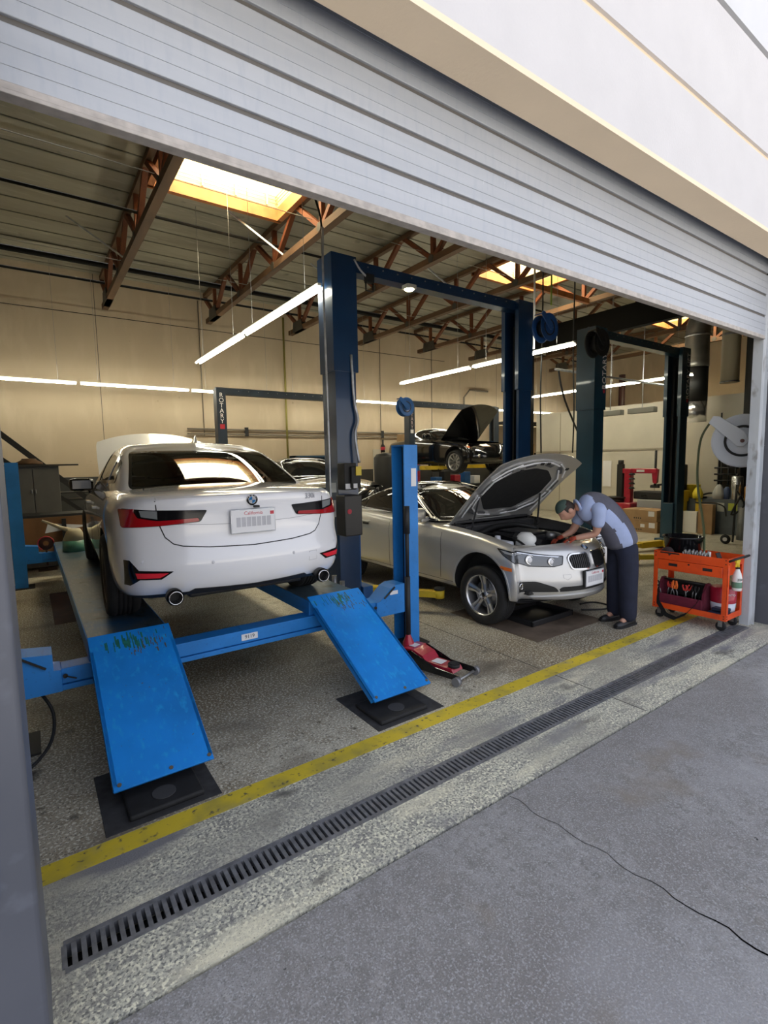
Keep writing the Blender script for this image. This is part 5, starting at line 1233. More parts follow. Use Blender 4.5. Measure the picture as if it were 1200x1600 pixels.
# head: one shaped ellipsoid with nose, brow, ears
def head(parent, c, look, upv):
    c = Vector(c); f = Vector(look).normalized(); U = Vector(upv); U = (U - f * U.dot(f)).normalized(); S = f.cross(U)
    b = NB(); bmesh.ops.create_uvsphere(b, u_segments=32, v_segments=24, radius=1)
    for v in b.verts:
        x, y, z = v.co   # x side, y forward, z up
        w_ = .073 * (1 - .16 * max(0, -z)); d_ = .093; h_ = .115
        px_, py_, pz_ = x * w_, y * d_, z * h_
        if y > .3 and z < 0: px_ *= (1 - .25 * (-z)); py_ *= 1.02
        g = math.exp(-((x / .22) ** 2 + ((z + .12) / .22) ** 2)) * (y > 0); py_ += .022 * g
        g = math.exp(-(((abs(x) - .38) / .16) ** 2 + ((z - .05) / .12) ** 2)) * (y > 0); py_ -= .010 * g
        g = math.exp(-((x / .35) ** 2 + ((z + .5) / .08) ** 2)) * (y > 0); py_ += .006 * g
        v.co = (px_, py_, pz_)
    for s in (-1, 1):
        addlathe(b, [(0, .006), (.02, .010), (.028, .004), (.026, -.006), (0, -.01)], n=16, mx=Matrix.Translation((s * .074, -.005, -.01)) @ Matrix.Rotation(R(90), 4, 'Y') @ Matrix.Scale(1.25, 4, (1, 0, 0)))
    M4 = Matrix(((S.x, f.x, U.x, c.x), (S.y, f.y, U.y, c.y), (S.z, f.z, U.z, c.z), (0, 0, 0, 1)))
    for f_ in b.faces: f_.smooth = True
    bmesh.ops.transform(b, matrix=M4, verts=b.verts[:]); o = obj('head', b, skin, parent)
    b = NB(); bmesh.ops.create_uvsphere(b, u_segments=32, v_segments=20, radius=1)
    for v in b.verts:
        x, y, z = v.co; n_ = 1 + .03 * math.sin(19 * x + 7 * z) * math.sin(17 * y); v.co = (x * .079 * n_, (y * .099 - .006) * n_, z * .120 * n_ + .004)
    bmesh.ops.delete(b, geom=[v for v in b.verts if v.co.z < -.035 or (v.co.y > .045 and v.co.z < .05) or (v.co.z < .0 and abs(v.co.x) > .06 and v.co.y > -.02)], context='VERTS')
    for f_ in b.faces: f_.smooth = True
    bmesh.ops.transform(b, matrix=M4, verts=b.verts[:]); obj('hair', b, mat('dark_hair', (0.035, 0.018, 0.010), .7, n=.6, scale=60), o)
    b = NB(); bmesh.ops.create_uvsphere(b, u_segments=32, v_segments=20, radius=1)
    for v in b.verts: x, y, z = v.co; v.co = (x * .083, y * .103 - .003, z * .124 + .006)
    bmesh.ops.delete(b, geom=[v for v in b.verts if v.co.z < .060 + .1 * (-v.co.y if v.co.y < 0 else -v.co.y * .2)], context='VERTS')
    for f_ in b.faces: f_.smooth = True
    bmesh.ops.solidify(b, geom=b.faces[:], thickness=.004)
    bmesh.ops.transform(b, matrix=M4, verts=b.verts[:]); obj('cap', b, mat('green_cap', (0.045, 0.075, 0.06), .8), o)
    return o
head(per, (-.375, .385, 1.235), (-.55, .22, -.80), (-.80, .35, .45))
# clothes
sh_o = skinned('shirt', [(.115, .015, .80), (.09, .035, .95), (.05, .09, 1.07), (-.05, .17, 1.21), (-.17, .23, 1.275), (-.29, .30, 1.29)], [(0, 1), (1, 2), (2, 3), (3, 4), (4, 5)], [(.175, .19), (.17, .18), (.155, .18), (.155, .20), (.14, .20), (.10, .125)], shirt_g, per, sub=4)
sh_o.data.materials.append(shirt_b)
tor = [Vector(q) for q in ((.10, .015, .865), (.05, .09, 1.07), (-.05, .17, 1.21), (-.17, .23, 1.275), (-.265, .285, 1.29))]
for p in sh_o.data.polygons:
    c = p.center; best = None
    for q0, q1 in zip(tor[:-1], tor[1:]):
        e_ = q1 - q0; u_ = max(0, min(1, (c - q0).dot(e_) / e_.length_squared)); r_ = c - (q0 + e_ * u_)
        if best is None or r_.length < best[0].length: best = (r_, e_.normalized())
    r_, ax_ = best; sd_ = Vector((-.35, -.94, 0)); sd_ = (sd_ - ax_ * sd_.dot(ax_)).normalized(); be_ = sd_.cross(ax_)
    if be_.z > 0: be_ = -be_
    an_ = math.degrees(math.atan2(r_.dot(be_), r_.dot(sd_)))
    if -8 < an_ < 38: p.material_index = 1
    if c.x < -.24: p.material_index = 1
for (a, m_, e, w_) in ((shL, None, elL, wrL), (shR, None, elR, wrR)):
    a = Vector(a); e = Vector(e); q = a.lerp(e, .72)
    skinned('sleeve', [Vector((-.15, .20, 1.27)), a + (Vector((-.15, .20, 1.27)) - a) * .3, a, a.lerp(e, .4), q], [(0, 1), (1, 2), (2, 3), (3, 4)], [.09, .088, .078, .068, .074], shirt_b, per)
skinned('trousers', [(.10, .02, .93), (.10, .02, .87), (.06, -.075, .80), (.03, -.10, .47), (.06, -.09, .035), (.15, .10, .80), (.13, .10, .47), (.155, .11, .035)], [(0, 1), (1, 2), (2, 3), (3, 4), (1, 5), (5, 6), (6, 7)], [(.155, .165), (.16, .175), .118, .098, .092, .118, .098, .092], trouser, per, sub=2)
cd_ = Vector((-.62, .45, -.35)).normalized(); u1_ = cd_.orthogonal().normalized(); u2_ = cd_.cross(u1_)
b = NB(); addtube(b, [Vector((-.285, .31, 1.285)) + u1_ * .060 * math.cos(a * PI / 8) + u2_ * .066 * math.sin(a * PI / 8) for a in range(16)], .014, closed=True, n=10); obj('collar', b, shirt_b, per)
def shoe(ank, d):
    a = Vector(ank); X = Vector((d[0], d[1], 0)).normalized(); Y = Vector((-X.y, X.x, 0))
    M4 = Matrix(((X.x, Y.x, 0, a.x), (X.y, Y.y, 0, a.y), (0, 0, 1, 0), (0, 0, 0, 1)))
    b = NB(); prof = [(-.085, .034, .10), (-.06, .042, .115), (0, .044, .115), (.05, .045, .09), (.11, .049, .07), (.17, .046, .06), (.205, .028, .045)]
    rings = []
    for (x, hw, h) in prof: rings.append([b.verts.new((x, hw * math.cos(t_) * (1 if math.sin(t_) < .2 else .85), .022 + (h - .022) * max(0, math.sin(t_)))) for t_ in [PI * k / 10 for k in range(11)]])
    for r0, r1 in zip(rings[:-1], rings[1:]):
        for k in range(10): f = b.faces.new((r0[k], r0[k + 1], r1[k + 1], r1[k])); f.smooth = True
        b.faces.new((r0[0], r1[0], r1[10], r0[10]))
    b.faces.new(rings[0]); b.faces.new(rings[-1])
    bmesh.ops.transform(b, matrix=M4, verts=b.verts[:]); o = obj('shoe', b, mat('black_leather', (0.015, 0.015, 0.017), .45), per)
    b = NB(); pl = [(-.095, -.036), (-.095, .036), (.05, .048), (.12, .052), (.18, .046), (.215, .02), (.215, -.02), (.18, -.046), (.12, -.052), (.05, -.048)]
    addprism(b, pl, 'z', 0.001, .026); bmesh.ops.transform(b, matrix=M4, verts=b.verts[:]); obj('sole', b, rubber, o)
shoe((.075, -.09, 0), (-1, .12)); shoe((.17, .11, 0), (-1, .3))
glove_m = mat('red_orange_glove', (0.42, 0.055, 0.018), .7, n=.5, scale=40)
def hand(w_, d, side):
    w_ = Vector(w_); X = Vector(d).normalized(); Z = Vector((0, 0, 1)); Y = Z.cross(X).normalized(); Z = X.cross(Y)
    def P_(a, b_, c): return w_ + X * a + Y * b_ + Z * c
    vs = [P_(-.03, 0, 0), P_(.02, 0, 0), P_(.06, 0, 0)]; es = [(0, 1), (1, 2)]; rr = [(.03, .03), (.036, .024), (.038, .022)]
    h = skinned('glove', vs, es, rr, glove_m, per, sub=1)
    for i, (yo, ln) in enumerate(((-.030, .060), (-.010, .072), (.010, .068), (.029, .052))):
        v = [P_(.06, yo, 0), P_(.085, yo * 1.1, -.002), P_(.085 + ln * .5, yo * 1.15, -.018), P_(.085 + ln * .75, yo * 1.15, -.045)]
        skinned('finger', v, [(0, 1), (1, 2), (2, 3)], [.011, .010, .009, .008], glove_m, h, sub=1)
    v = [P_(.0, side * .025, -.005), P_(.03, side * .048, -.015), P_(.062, side * .05, -.03)]
    skinned('thumb', v, [(0, 1), (1, 2)], [.013, .011, .009], glove_m, h, sub=1)
hand(wrL, Vector(wrL) - Vector(elL) + Vector((0, .05, -.03)), 1); hand(wrR, Vector(wrR) - Vector(elR), -1)

# ================================================================ ORANGE TOOL CART
CX0, CX1, CY0, CY1 = 5.64, 6.02, 2.07, 2.80
cart = thing('tool_cart', 'open orange steel tool cart with a drawer, beside the right door jamb', 'tool cart', ((CX0 + CX1) / 2, (CY0 + CY1) / 2, 0))
cw_, cl_ = (CX1 - CX0) / 2, (CY1 - CY0) / 2
b = NB()
for sx in (-1, 1):
    for sy in (-1, 1):
        x = sx * cw_; y = sy * cl_
        addbox(b, min(x, x - sx * .045), max(x, x - sx * .045), min(y, y - sy * .003), max(y, y - sy * .003), .115, .755)
        addbox(b, min(x, x - sx * .003), max(x, x - sx * .003), min(y, y - sy * .045), max(y, y - sy * .045), .115, .755)
b.verts.index_update(); objs('corner_post', b, orange_paint, cart)
b = NB(); addbox(b, -cw_ + .003, cw_ - .003, -cl_ + .003, cl_ - .003, .13, .135)
for s in (-1, 1): addbox(b, s * cw_ - .002, s * cw_ + .002, -cl_, cl_, .12, .18); addbox(b, -cw_, cw_, s * cl_ - .002, s * cl_ + .002, .12, .18)
obj('bottom_tray', b, orange_paint, cart)
b = NB(); addbox(b, -cw_ + .003, cw_ - .003, -cl_ + .003, cl_ - .003, .68, .685)
for s in (-1, 1): addbox(b, s * cw_ - .002, s * cw_ + .002, -cl_, cl_, .67, .757); addbox(b, -cw_, cw_, s * cl_ - .002, s * cl_ + .002, .67, .757)
tt_ = obj('top_tray', b, orange_paint, cart)
b = NB(); addbox(b, -cw_ + .01, cw_ - .01, -cl_ + .01, cl_ - .01, .685, .6875); obj('rubber_mat', b, matt_black, tt_)
b = NB(); addbox(b, -cw_ - .006, cw_ - .02, -cl_ + .05, cl_ - .05, .555, .665, bev=.003); dr = obj('drawer', b, orange_paint, cart)
for y in (-.18, .16):
    b = NB(); addbox(b, -cw_ - .008, -cw_ - .005, y - .045, y + .045, .605, .635); obj('drawer_pull', b, matt_black, dr)
b = NB(); addcyl(b, (-cw_ - .005, .0, .645), (-cw_ - .012, .0, .645), .009, n=14); obj('drawer_lock', b, matt_black, dr)
b = NB(); addbox(b, -cw_ - .0035, -cw_ - .002, .10, .30, .735, .75); obj('tray_slot', b, matt_black, cart)
b = NB()
for sy in (-1, 1):
    for zz in (.14, .165, .70, .74): addcyl(b, (-cw_ - .002, sy * (cl_ - .02), zz), (-cw_ - .004, sy * (cl_ - .02), zz), .006, n=8)
    for zz in (.14, .165, .70, .74): addcyl(b, (-cw_ + .02, -cl_ - .002, zz), (-cw_ + .02, -cl_ - .004, zz), .006, n=8)
b.verts.index_update(); objs('rivet', b, matt_black, cart)
for sx in (-1, 1):
    for sy in (-1, 1):
        x, y = sx * (cw_ - .05), sy * (cl_ - .06)
        b = NB(); addlathe(b, [(0, .016), (.03, .016), (.046, .012), (.048, 0), (.046, -.012), (.03, -.016), (0, -.016)], n=28, mx=Matrix.Translation((x, y, .048)) @ Matrix.Rotation(R(90), 4, 'Y')); o = obj('caster', b, rubber, cart)
        b = NB(); addbox(b, x - .024, x - .02, y - .02, y + .02, .045, .118); addbox(b, x + .02, x + .024, y - .02, y + .02, .045, .118); addbox(b, x - .024, x + .024, y - .02, y + .02, .114, .12); obj('caster_fork', b, steel, o)
b = NB(); addtube(b, [(-cw_ + .01, -cl_ - .0, .73), (-cw_ + .02, -cl_ - .05, .76), (cw_ - .02, -cl_ - .05, .76), (cw_ - .01, -cl_, .73)], .012, n=10); obj('push_handle', b, matt_black, cart)
# things on and in the cart
b = NB(); addlathe(b, [(0, 0), (.16, 0), (.165, .01), (.19, .20), (.205, .21), (.205, .222), (.185, .222), (.165, .03), (0, .02)], n=40); o = obj('round_tub', b, gloss_black); o.location = (5.90, 2.62, .687); tag(o, 'large round black tub standing at the far end of the orange cart', 'tub')
t = thing('socket_set', 'open black socket rail tray with chrome sockets on top of the orange cart', 'socket set', (5.74, 2.42, .687))
b = NB(); addbox(b, -.06, .06, -.13, .13, 0, .03, bev=.004); obj('socket_tray', b, matt_black, t)
for k in range(10):
    for j in range(3):
        b = NB(); h = .05 + .012 * ((k + j) % 3); addcyl(b, (-.04 + j * .037, -.11 + k * .024, .03), (-.04 + j * .037, -.11 + k * .024, .03 + h), .009, n=12); obj('socket', b, steel, t)
b = NB(); addcyl(b, (0, 0, 0), (0, 0, .105), .009, n=12); o = obj('marker_pen', b, white_plastic); o.location = (5.74, 2.28, .687); tag(o, 'slim white tube standing upright beside the sockets', 'tube')
b = NB(); addtube(b, [(-.03, -.02, .012), (.0, .03, .016), (.03, 0, .014)], .012, n=8, samples=4); addtube(b, [(-.03, .03, .014), (.02, -.03, .016)], .01, n=8); o = obj('green_clip', b, mat('green_plastic', (.03, .30, .12), .5)); o.location = (5.68, 2.26, .69); tag(o, 'small bright green plastic clip near the middle of the cart top', 'clip')
t = thing('work_glove', 'crumpled dark brown work gloves with red trim on the far end of the cart top', 'glove', (5.69, 2.69, .687))
b = NB(); addtube(b, [(-.03, -.07, .03), (0, -.02, .07), (.03, .04, .05), (0, .08, .02)], [.03, .045, .04, .02], n=12, samples=5); obj('glove_body', b, mat('brown_fabric', (.06, .035, .035), .9, n=.5), t)
b = NB(); addtube(b, [(-.01, -.12, .015), (-.02, -.05, .02), (0, .02, .018)], .016, n=10, samples=4); obj('red_trim', b, letter_red, t)
t = thing('ratchet', 'chrome ratchet wrench lying on the cart rim beside the gloves', 'wrench', (5.66, 2.58, .71))
b = NB(); addcyl(b, (0, -.09, .01), (0, .06, 0), .007, n=10); addcyl(b, (0, .075, -.006), (0, .075, .012), .018, n=18); obj('ratchet_body', b, chrome, t)
b = NB(); addbox(b, -.045, .045, -.005, .005, 0, .11, bev=.003, mx=Matrix.Rotation(R(-20), 4, 'X')); addbox(b, -.015, .015, -.04, .04, .0, .006); o = obj('phone_stand', b, gloss_black); o.location = (5.76, 2.18, .687); tag(o, 'black phone shaped device propped up on the near half of the cart top', 'device')
for i, (y, m_, l) in enumerate(((2.36, chrome, 'short chrome extension bars lying flat on the cart top'), (2.15, mat('red_grip', (.6, .04, .03), .5), 'red handled screwdriver lying on the near end of the cart top'))):
    b = NB(); addcyl(b, (-.0, -.05, .010), (0, .05, .010), .008, n=10); addcyl(b, (0, .05, .010), (0, .13, .010), .004, n=8); o = obj('hand_tool', b, [m_], None); o.location = (5.86 if i == 0 else 5.70, y, .686); tag(o, l, 'tool')
t = thing('tool_bag', 'maroon and black open tool bag with shoulder strap on the lower cart shelf', 'tool bag', (5.82, 2.545, .136))
maroon = mat('maroon_fabric', (0.16, 0.012, 0.035), .9, n=.4, scale=12)
b = NB(); addbox(b, -.14, .14, -.235, .24, 0, .10, bev=.02); addbox(b, -.15, -.12, -.235, .24, .0, .14, bev=.012); obj('bag_body', b, maroon, t)
b = NB(); addbox(b, .10, .13, -.235, .24, 0, .27, bev=.01); addbox(b, -.11, .11, -.22, .22, .02, .10); obj('bag_lining', b, matt_black, t)
for s in (-1, 1):
    b = NB(); addprism(b, [(-.13, 0), (.13, 0), (.10, .22), (.03, .30), (-.03, .30), (-.10, .22)], 'y', s * .228 - .012, s * .228 + .012); obj('bag_end', b, maroon, t)
b = NB(); addcyl(b, (0, -.22, .28), (0, .22, .28), .012, n=10); obj('carry_handle', b, matt_black, t)
b = NB(); pts_ = [(-.15, .20, .20), (-.19, .18, .05), (-.215, .08, -.07), (-.22, -.02, -.09), (-.20, -.12, -.02), (-.16, -.20, .10), (-.10, -.24, .24)]
pv = None
for k in range(31):
    u = k / 30 * (len(pts_) - 1); i_ = min(int(u), len(pts_) - 2); p = Vector(pts_[i_]).lerp(Vector(pts_[i_ + 1]), u - i_)
    a_ = b.verts.new(p + Vector((0, .0, .02))); c_ = b.verts.new(p + Vector((-.012, .02, -.02)))
    if pv: b.faces.new((pv[0], a_, c_, pv[1]))
    pv = (a_, c_)
bmesh.ops.solidify(b, geom=b.faces[:], thickness=.004); obj('shoulder_strap', b, matt_black, t)
grip_o = mat('orange_grip', (.85, .16, .02), .4); grip_r = mat('red_grip', (.6, .04, .03), .5)
for k in range(9):
    y = .20 - k * .045; x = -.10 + .03 * (k % 2); tilt = random.uniform(-.25, .25)
    b = NB(); addtube(b, [(0, 0, .02), (.0, tilt * .1, .11), (0, tilt * .2, .14)], [.006, .007, .005], n=8)
    o = obj('pliers', b, steel); o.location = (5.82 + x, 2.55 + y * .95, .20)
    g = NB()
    for s in (-1, 1): addtube(g, [(-.0, s * .006 + tilt * .2, .14), (0, s * .02 + tilt * .25, .18), (0, s * .014 + tilt * .3, .23 if k in (2, 4) else .20)], .008, n=8, samples=3)
    gg = obj('grip', g, grip_o if k in (2, 4) else grip_r if k in (1, 3, 5, 6) else matt_black, o)
    tag(o, 'hand tool standing in the maroon bag, %s' % ['at its far end', 'second from its far end', 'tall with orange grips, third from the far end', 'red gripped, fourth from the far end', 'tall with orange grips, at its middle', 'red gripped, just past the middle', 'red gripped, fourth from the near end', 'black gripped, third from the near end', 'black gripped, nearest the strap end'][k], 'hand tool', 'hand tools in the maroon bag')
t = thing('spray_bottle', 'spray bottle with yellow trigger head hanging on the near side of the orange cart', 'spray bottle', (5.76, 2.03, .43))
b = NB(); addlathe(b, [(0, 0), (.040, 0), (.043, .01), (.043, .13), (.034, .17), (.018, .215), (.018, .225), (0, .225)], n=28); obj('bottle_body', b, white_plastic, t)
b = NB(); addlathe(b, [(.0435, .03), (.0445, .035), (.0445, .085), (.0435, .09)], n=28); obj('green_label', b, mat('green_grey_label', (.12, .24, .16), .5), t)
text('label_lettering', 'ZEP', .032, letter_black, t, (-.03, -.036, .115), (.8, -.6, 0), (0, 0, 1), .001)
b = NB(); addcyl(b, (0, 0, .222), (0, 0, .24), .02, n=18); obj('black_collar', b, matt_black, t)
b = NB(); addlathe(b, [(0, .30), (.012, .30), (.016, .24), (0, .24)], n=16); addbox(b, -.055, .03, -.012, .012, .285, .315, bev=.006); addbar(b, (-.03, 0, .285), (-.05, 0, .245), .012, .008); obj('trigger_head', b, yellow_plastic, t)
t = thing('chemical_bucket', 'red and white plastic bucket at the near end of the lower cart shelf', 'bucket', (5.90, 2.20, .136))
b = NB(); addlathe(b, [(0, 0), (.105, 0), (.115, .12), (0, .12)], n=36); obj('bucket_base', b, mat('pale_bucket', (.6, .64, .72), .4), t)
b = NB(); addlathe(b, [(.1155, .12), (.122, .27), (.10, .28), (0, .28), (0, .12)], n=36); bu = obj('bucket_top', b, red_paint, t)
text('bucket_lettering', 'PRONTO', .03, label_white, bu, (-.085, -.085, .215), (.7, -.7, 0), (0, 0, 1), .001)
t = thing('folded_tool_case', 'navy plastic tool case lying on the near corner of the lower cart shelf', 'tool case', (5.74, 2.17, .136))
b = NB(); addbox(b, -.08, .08, -.08, .08, 0, .05, bev=.012); addbox(b, -.04, .08, -.08, .06, .05, .085, bev=.012); obj('case_body', b, mat('navy_plastic', (.015, .022, .05), .45), t)
b = NB(); addbox(b, -.04, .04, -.02, .02, 0, .04, bev=.015); o = obj('rag', b, mat('tan_rag', (.62, .42, .30), .9)); o.location = (5.76, 2.10, .70); tag(o, 'small crumpled tan rag on the near corner of the cart top', 'rag')

# ================================================================ TROLLEY JACK
J0, J1 = Vector((2.66, 3.42, 0)), Vector((2.80, 2.86, 0))
dj = (J1 - J0); Lj = dj.length; jang = math.atan2(dj.y, dj.x)
jk = thing('trolley_jack', 'low red and black trolley jack on the floor by the right ramp', 'trolley jack', J0, jang)
for s in (-1, 1):
    b = NB(); addprism(b, [(-.06, .05), (0, .03), (Lj, .03), (Lj + .02, .05), (Lj, .075), (.35, .085), (.22, .13), (.10, .17), (-.02, .15)], 'y', s * .115 - .005, s * .115 + .005); obj('side_frame', b, gloss_black, jk)
b = NB(); addprism(b, [(-.02, .10), (-.0, .17), (.10, .175), (.10, .10)], 'y', -.10, .10); addprism(b, [(.10, .172), (.20, .14), (.24, .095), (.24, .08), (.10, .08)], 'y', -.09, .09); addprism(b, [(.24, .06), (.24, .095), (Lj - .10, .085), (Lj - .08, .055)], 'y', -.07, .07)
top_ = obj('red_cover', b, red_paint, jk)
b = NB(); addlathe(b, [(.05, 0), (.05, .04), (.022, .10), (.022, .12), (0, .12)], n=20, mx=Matrix.Translation((-.02, 0, .15))); obj('handle_socket', b, red_paint, jk)
b = NB(); addcyl(b, (Lj - .12, 0, .085), (Lj - .12, 0, .11), .05, n=24); addcyl(b, (Lj - .12, 0, .11), (Lj - .12, 0, .118), .04, n=24); obj('lifting_saddle', b, rubber, jk)
b = NB(); addbox(b, .26, .36, -.045, .045, .0945, .0965); addbox(b, .02, .08, -.04, .04, .1755, .1775); obj('white_label', b, label_white, top_)
b = NB(); addcyl(b, (Lj + .0, -.15, .04), (Lj + .0, .15, .04), .012, n=12); obj('front_axle', b, steel, jk)
for s in (-1, 1):
    b = NB(); addcyl(b, (Lj, s * .125, .036), (Lj, s * .165, .036), .036, n=24); obj('front_wheel', b, mat('jack_wheel', (.22, .22, .23), .4, metal=.4), jk)
    b = NB(); addcyl(b, (.0, s * .125, .045), (.0, s * .15, .045), .04, n=24); obj('rear_wheel', b, rubber, jk)
b = NB(); addcyl(b, (-.02, 0, .26), (-.02, 0, .78), .024, n=14); addcyl(b, (-.02, 0, .78), (-.02, 0, 1.30), .018, n=14); addcyl(b, (-.02, 0, 1.16), (-.02, 0, 1.40), .026, n=14); obj('jack_handle', b, matt_black, jk)

# drip tray, floor plates
t = thing('drip_tray', 'low black plastic tray on the floor under the silver car nose', 'tray', (4.62, 3.62, 0))
b = NB(); pl = [(-.36, -.26), (.36, -.26), (.36, .26), (-.36, .26)]
addbox(b, -.34, .34, -.24, .24, .005, .02)
for (x0, x1, y0, y1) in ((-.36, .36, -.26, -.235), (-.36, .36, .235, .26), (-.36, -.335, -.26, .26), (.335, .36, -.26, .26)): addbox(b, x0, x1, y0, y1, .003, .065, bev=.008)
obj('tray_body', b, mat('black_tray', (.02, .02, .021), .35), t)
b = NB(); addbox(b, 3.95, 5.1, 3.05, 4.3, 0, .003); struct('trim_10', b, mat('rusty_floor_plate', (0.19, 0.14, 0.10), .6, n=.5, scale=5))
b = NB(); addbox(b, .12, .34, 6.75, 8.5, 0, .003); struct('trim_11', b, mat('rust_patch', (0.10, 0.035, 0.02), .7, n=.5, scale=5))
hang([(-.05, 3.85, .36), (.02, 3.75, .22), (-.02, 3.60, .08), (-.20, 3.45, .012), (-.5, 3.4, .012)], .010, 'black hose hanging from the left end of the blue crossbeam', name='lift_hose')
hang([(5.2, 3.4, .012), (5.45, 3.25, .012), (5.62, 3.3, .012), (5.60, 3.5, .012), (5.4, 3.55, .012)], .010, 'black hose looped on the floor left of the orange cart', name='floor_hose')

# ================================================================ LEFT BACK CORNER
t = thing('steel_brace', 'black diagonal steel brace frame behind the grey cabinet at far left', 'brace frame', (-.40, 11.6, 0))
b = NB(); addbar(b, (0, 0, 2.45), (1.65, 0, .85), .10, .10); obj('diagonal_bar', b, matt_black, t)
b = NB(); addbar(b, (.0, .1, 1.98), (1.65, .1, .55), .07, .07); obj('diagonal_bar', b, matt_black, t)
b = NB(); addbox(b, -.10, .02, -.05, .05, 0, 2.47); obj('upright', b, matt_black, t)
t = thing('metal_cabinet', 'tall dark grey two-door steel cabinet in the far left corner', 'cabinet', (.12, 10.6, .0))
b = NB(); addbox(b, -.45, .32, 0, .5, .05, 1.82, bev=.006); obj('cabinet_body', b, grey_cab, t)
for s, (x0, x1) in ((-1, (-.445, -.07)), (1, (-.06, .315))):
    b = NB(); addbox(b, x0, x1, -.015, 0, .08, 1.79, bev=.003); d_ = obj('cabinet_door', b, grey_cab, t)
    b = NB(); addbox(b, -.065 + s * .03 - .008, -.065 + s * .03 + .008, -.03, -.014, 1.35, 1.42, bev=.003); obj('door_handle', b, steel, d_)
b = NB(); addbox(b, -.75, .62, -.05, .5, 1.822, 1.85); o = obj('top_board', b, mat('dark_board', (.03, .025, .02), .6)); o.location = (.12, 10.6, 0); tag(o, 'dark flat board lying on top of the grey cabinet', 'board')
b = NB(); addlathe(b, [(0, 0), (.2, 0), (.2, .03), (.12, .07), (.10, .10), (0, .10)], n=28); o = obj('brake_drum', b, mat('rusty', (.12, .06, .025), .8, n=.5)); o.location = (.02, 10.75, 1.852); tag(o, 'rusty round brake drum on top of the grey cabinet', 'brake drum')
t = thing('wooden_counter', 'stained brown board panel low in the far left corner', 'board panel', (.45, 9.9, 0))
b = NB(); addbox(b, -.9, .55, 0, .05, .25, .98, bev=.004); obj('board', b, plywood, t)
b = NB(); addbox(b, -.9, .55, -.0, .6, .98, 1.02, bev=.004); obj('bench_top', b, matt_black, t)
b = NB(); addprism(b, [(-.30, .72), (-.25, .88), (.36, .80)], 'y', -.006, -.001); obj('white_sheet', b, label_white, t)
b = NB(); addbox(b, -.06, 0, -.10, -.02, .0, .95); obj('stand_post', b, matt_black, t)
for i, (x, y, z, sx, sy, sz, l) in enumerate(((.85, 12.6, 0, .7, .5, 1.05, 'black engine stand clutter'),)): pass
t = thing('tyre_rack', 'black wire rack of dark parts behind the white car mirror', 'rack', (.95, 12.4, 0))
b = NB()
for z in (.5, .8, 1.1, 1.25):
    addbox(b, -.5, .9, 0, .5, z, z + .025)
for x in (-.5, .2, .88): addbox(b, x, x + .025, 0, .025, 0, 1.3); addbox(b, x, x + .025, .475, .5, 0, 1.3)
obj('rack_frame', b, matt_black, t)
for k in range(5):
    b = NB(); addbox(b, -.45 + k * .26, -.25 + k * .26, .05, .4, .526, .70 + .04 * (k % 3), bev=.02); obj('stored_part', b, mat('dark_parts', (.04, .04, .04), .5, metal=.4), t)
t = thing('coolant_jug', 'translucent jug of green coolant with a long spout at the end of the left runway', 'jug', (.50, 9.12, .62))
t.location = (.46, 8.2, .624); t.scale = (1.2, 1.2, 1.2)
b = NB(); addlathe(b, [(0, .13), (.120, .13), (.075, .24), (.06, .26), (0, .26)], n=24); obj('jug_top', b, mat('jug_translucent', (.52, .47, .32), .4), t)
b = NB(); addlathe(b, [(0, 0), (.12, 0), (.128, .01), (.121, .13), (0, .13)], n=24); obj('green_fluid', b, mat('green_fluid', (.09, .25, .19), .3), t)
b = NB(); addtube(b, [(-.03, 0, .24), (-.14, 0, .29), (-.30, 0, .38)], [.03, .02, .012], n=12); obj('spout', b, mat('jug_translucent', (.52, .47, .32), .4), t)
t = thing('hose_ring', 'dark round wheel with a red hose ring left of the coolant jug', 'wheel', (.12, 8.75, .66))
t.location = (.14, 9.22, .30); t.scale = (.62, .62, .62)
b = NB(); addlathe(b, [(.06, .03), (.16, .03), (.17, 0), (.16, -.03), (.06, -.03), (.06, .03)], n=28, mx=Matrix.Translation((0, 0, .55)) @ Matrix.Rotation(R(90), 4, 'X')); addbox(b, -.02, .02, -.02, .02, 0, .5); addbox(b, -.2, .2, -.15, .15, -.12, -.1); obj('wheel_disc', b, mat('dark_rust', (.08, .03, .02), .7, n=.5), t)
b = NB(); addtube(b, [(.17 * math.cos(a * PI / 6), -.035, .55 + .17 * math.sin(a * PI / 6)) for a in range(0, 9)], .012, n=8); obj('red_hose', b, letter_red, t)

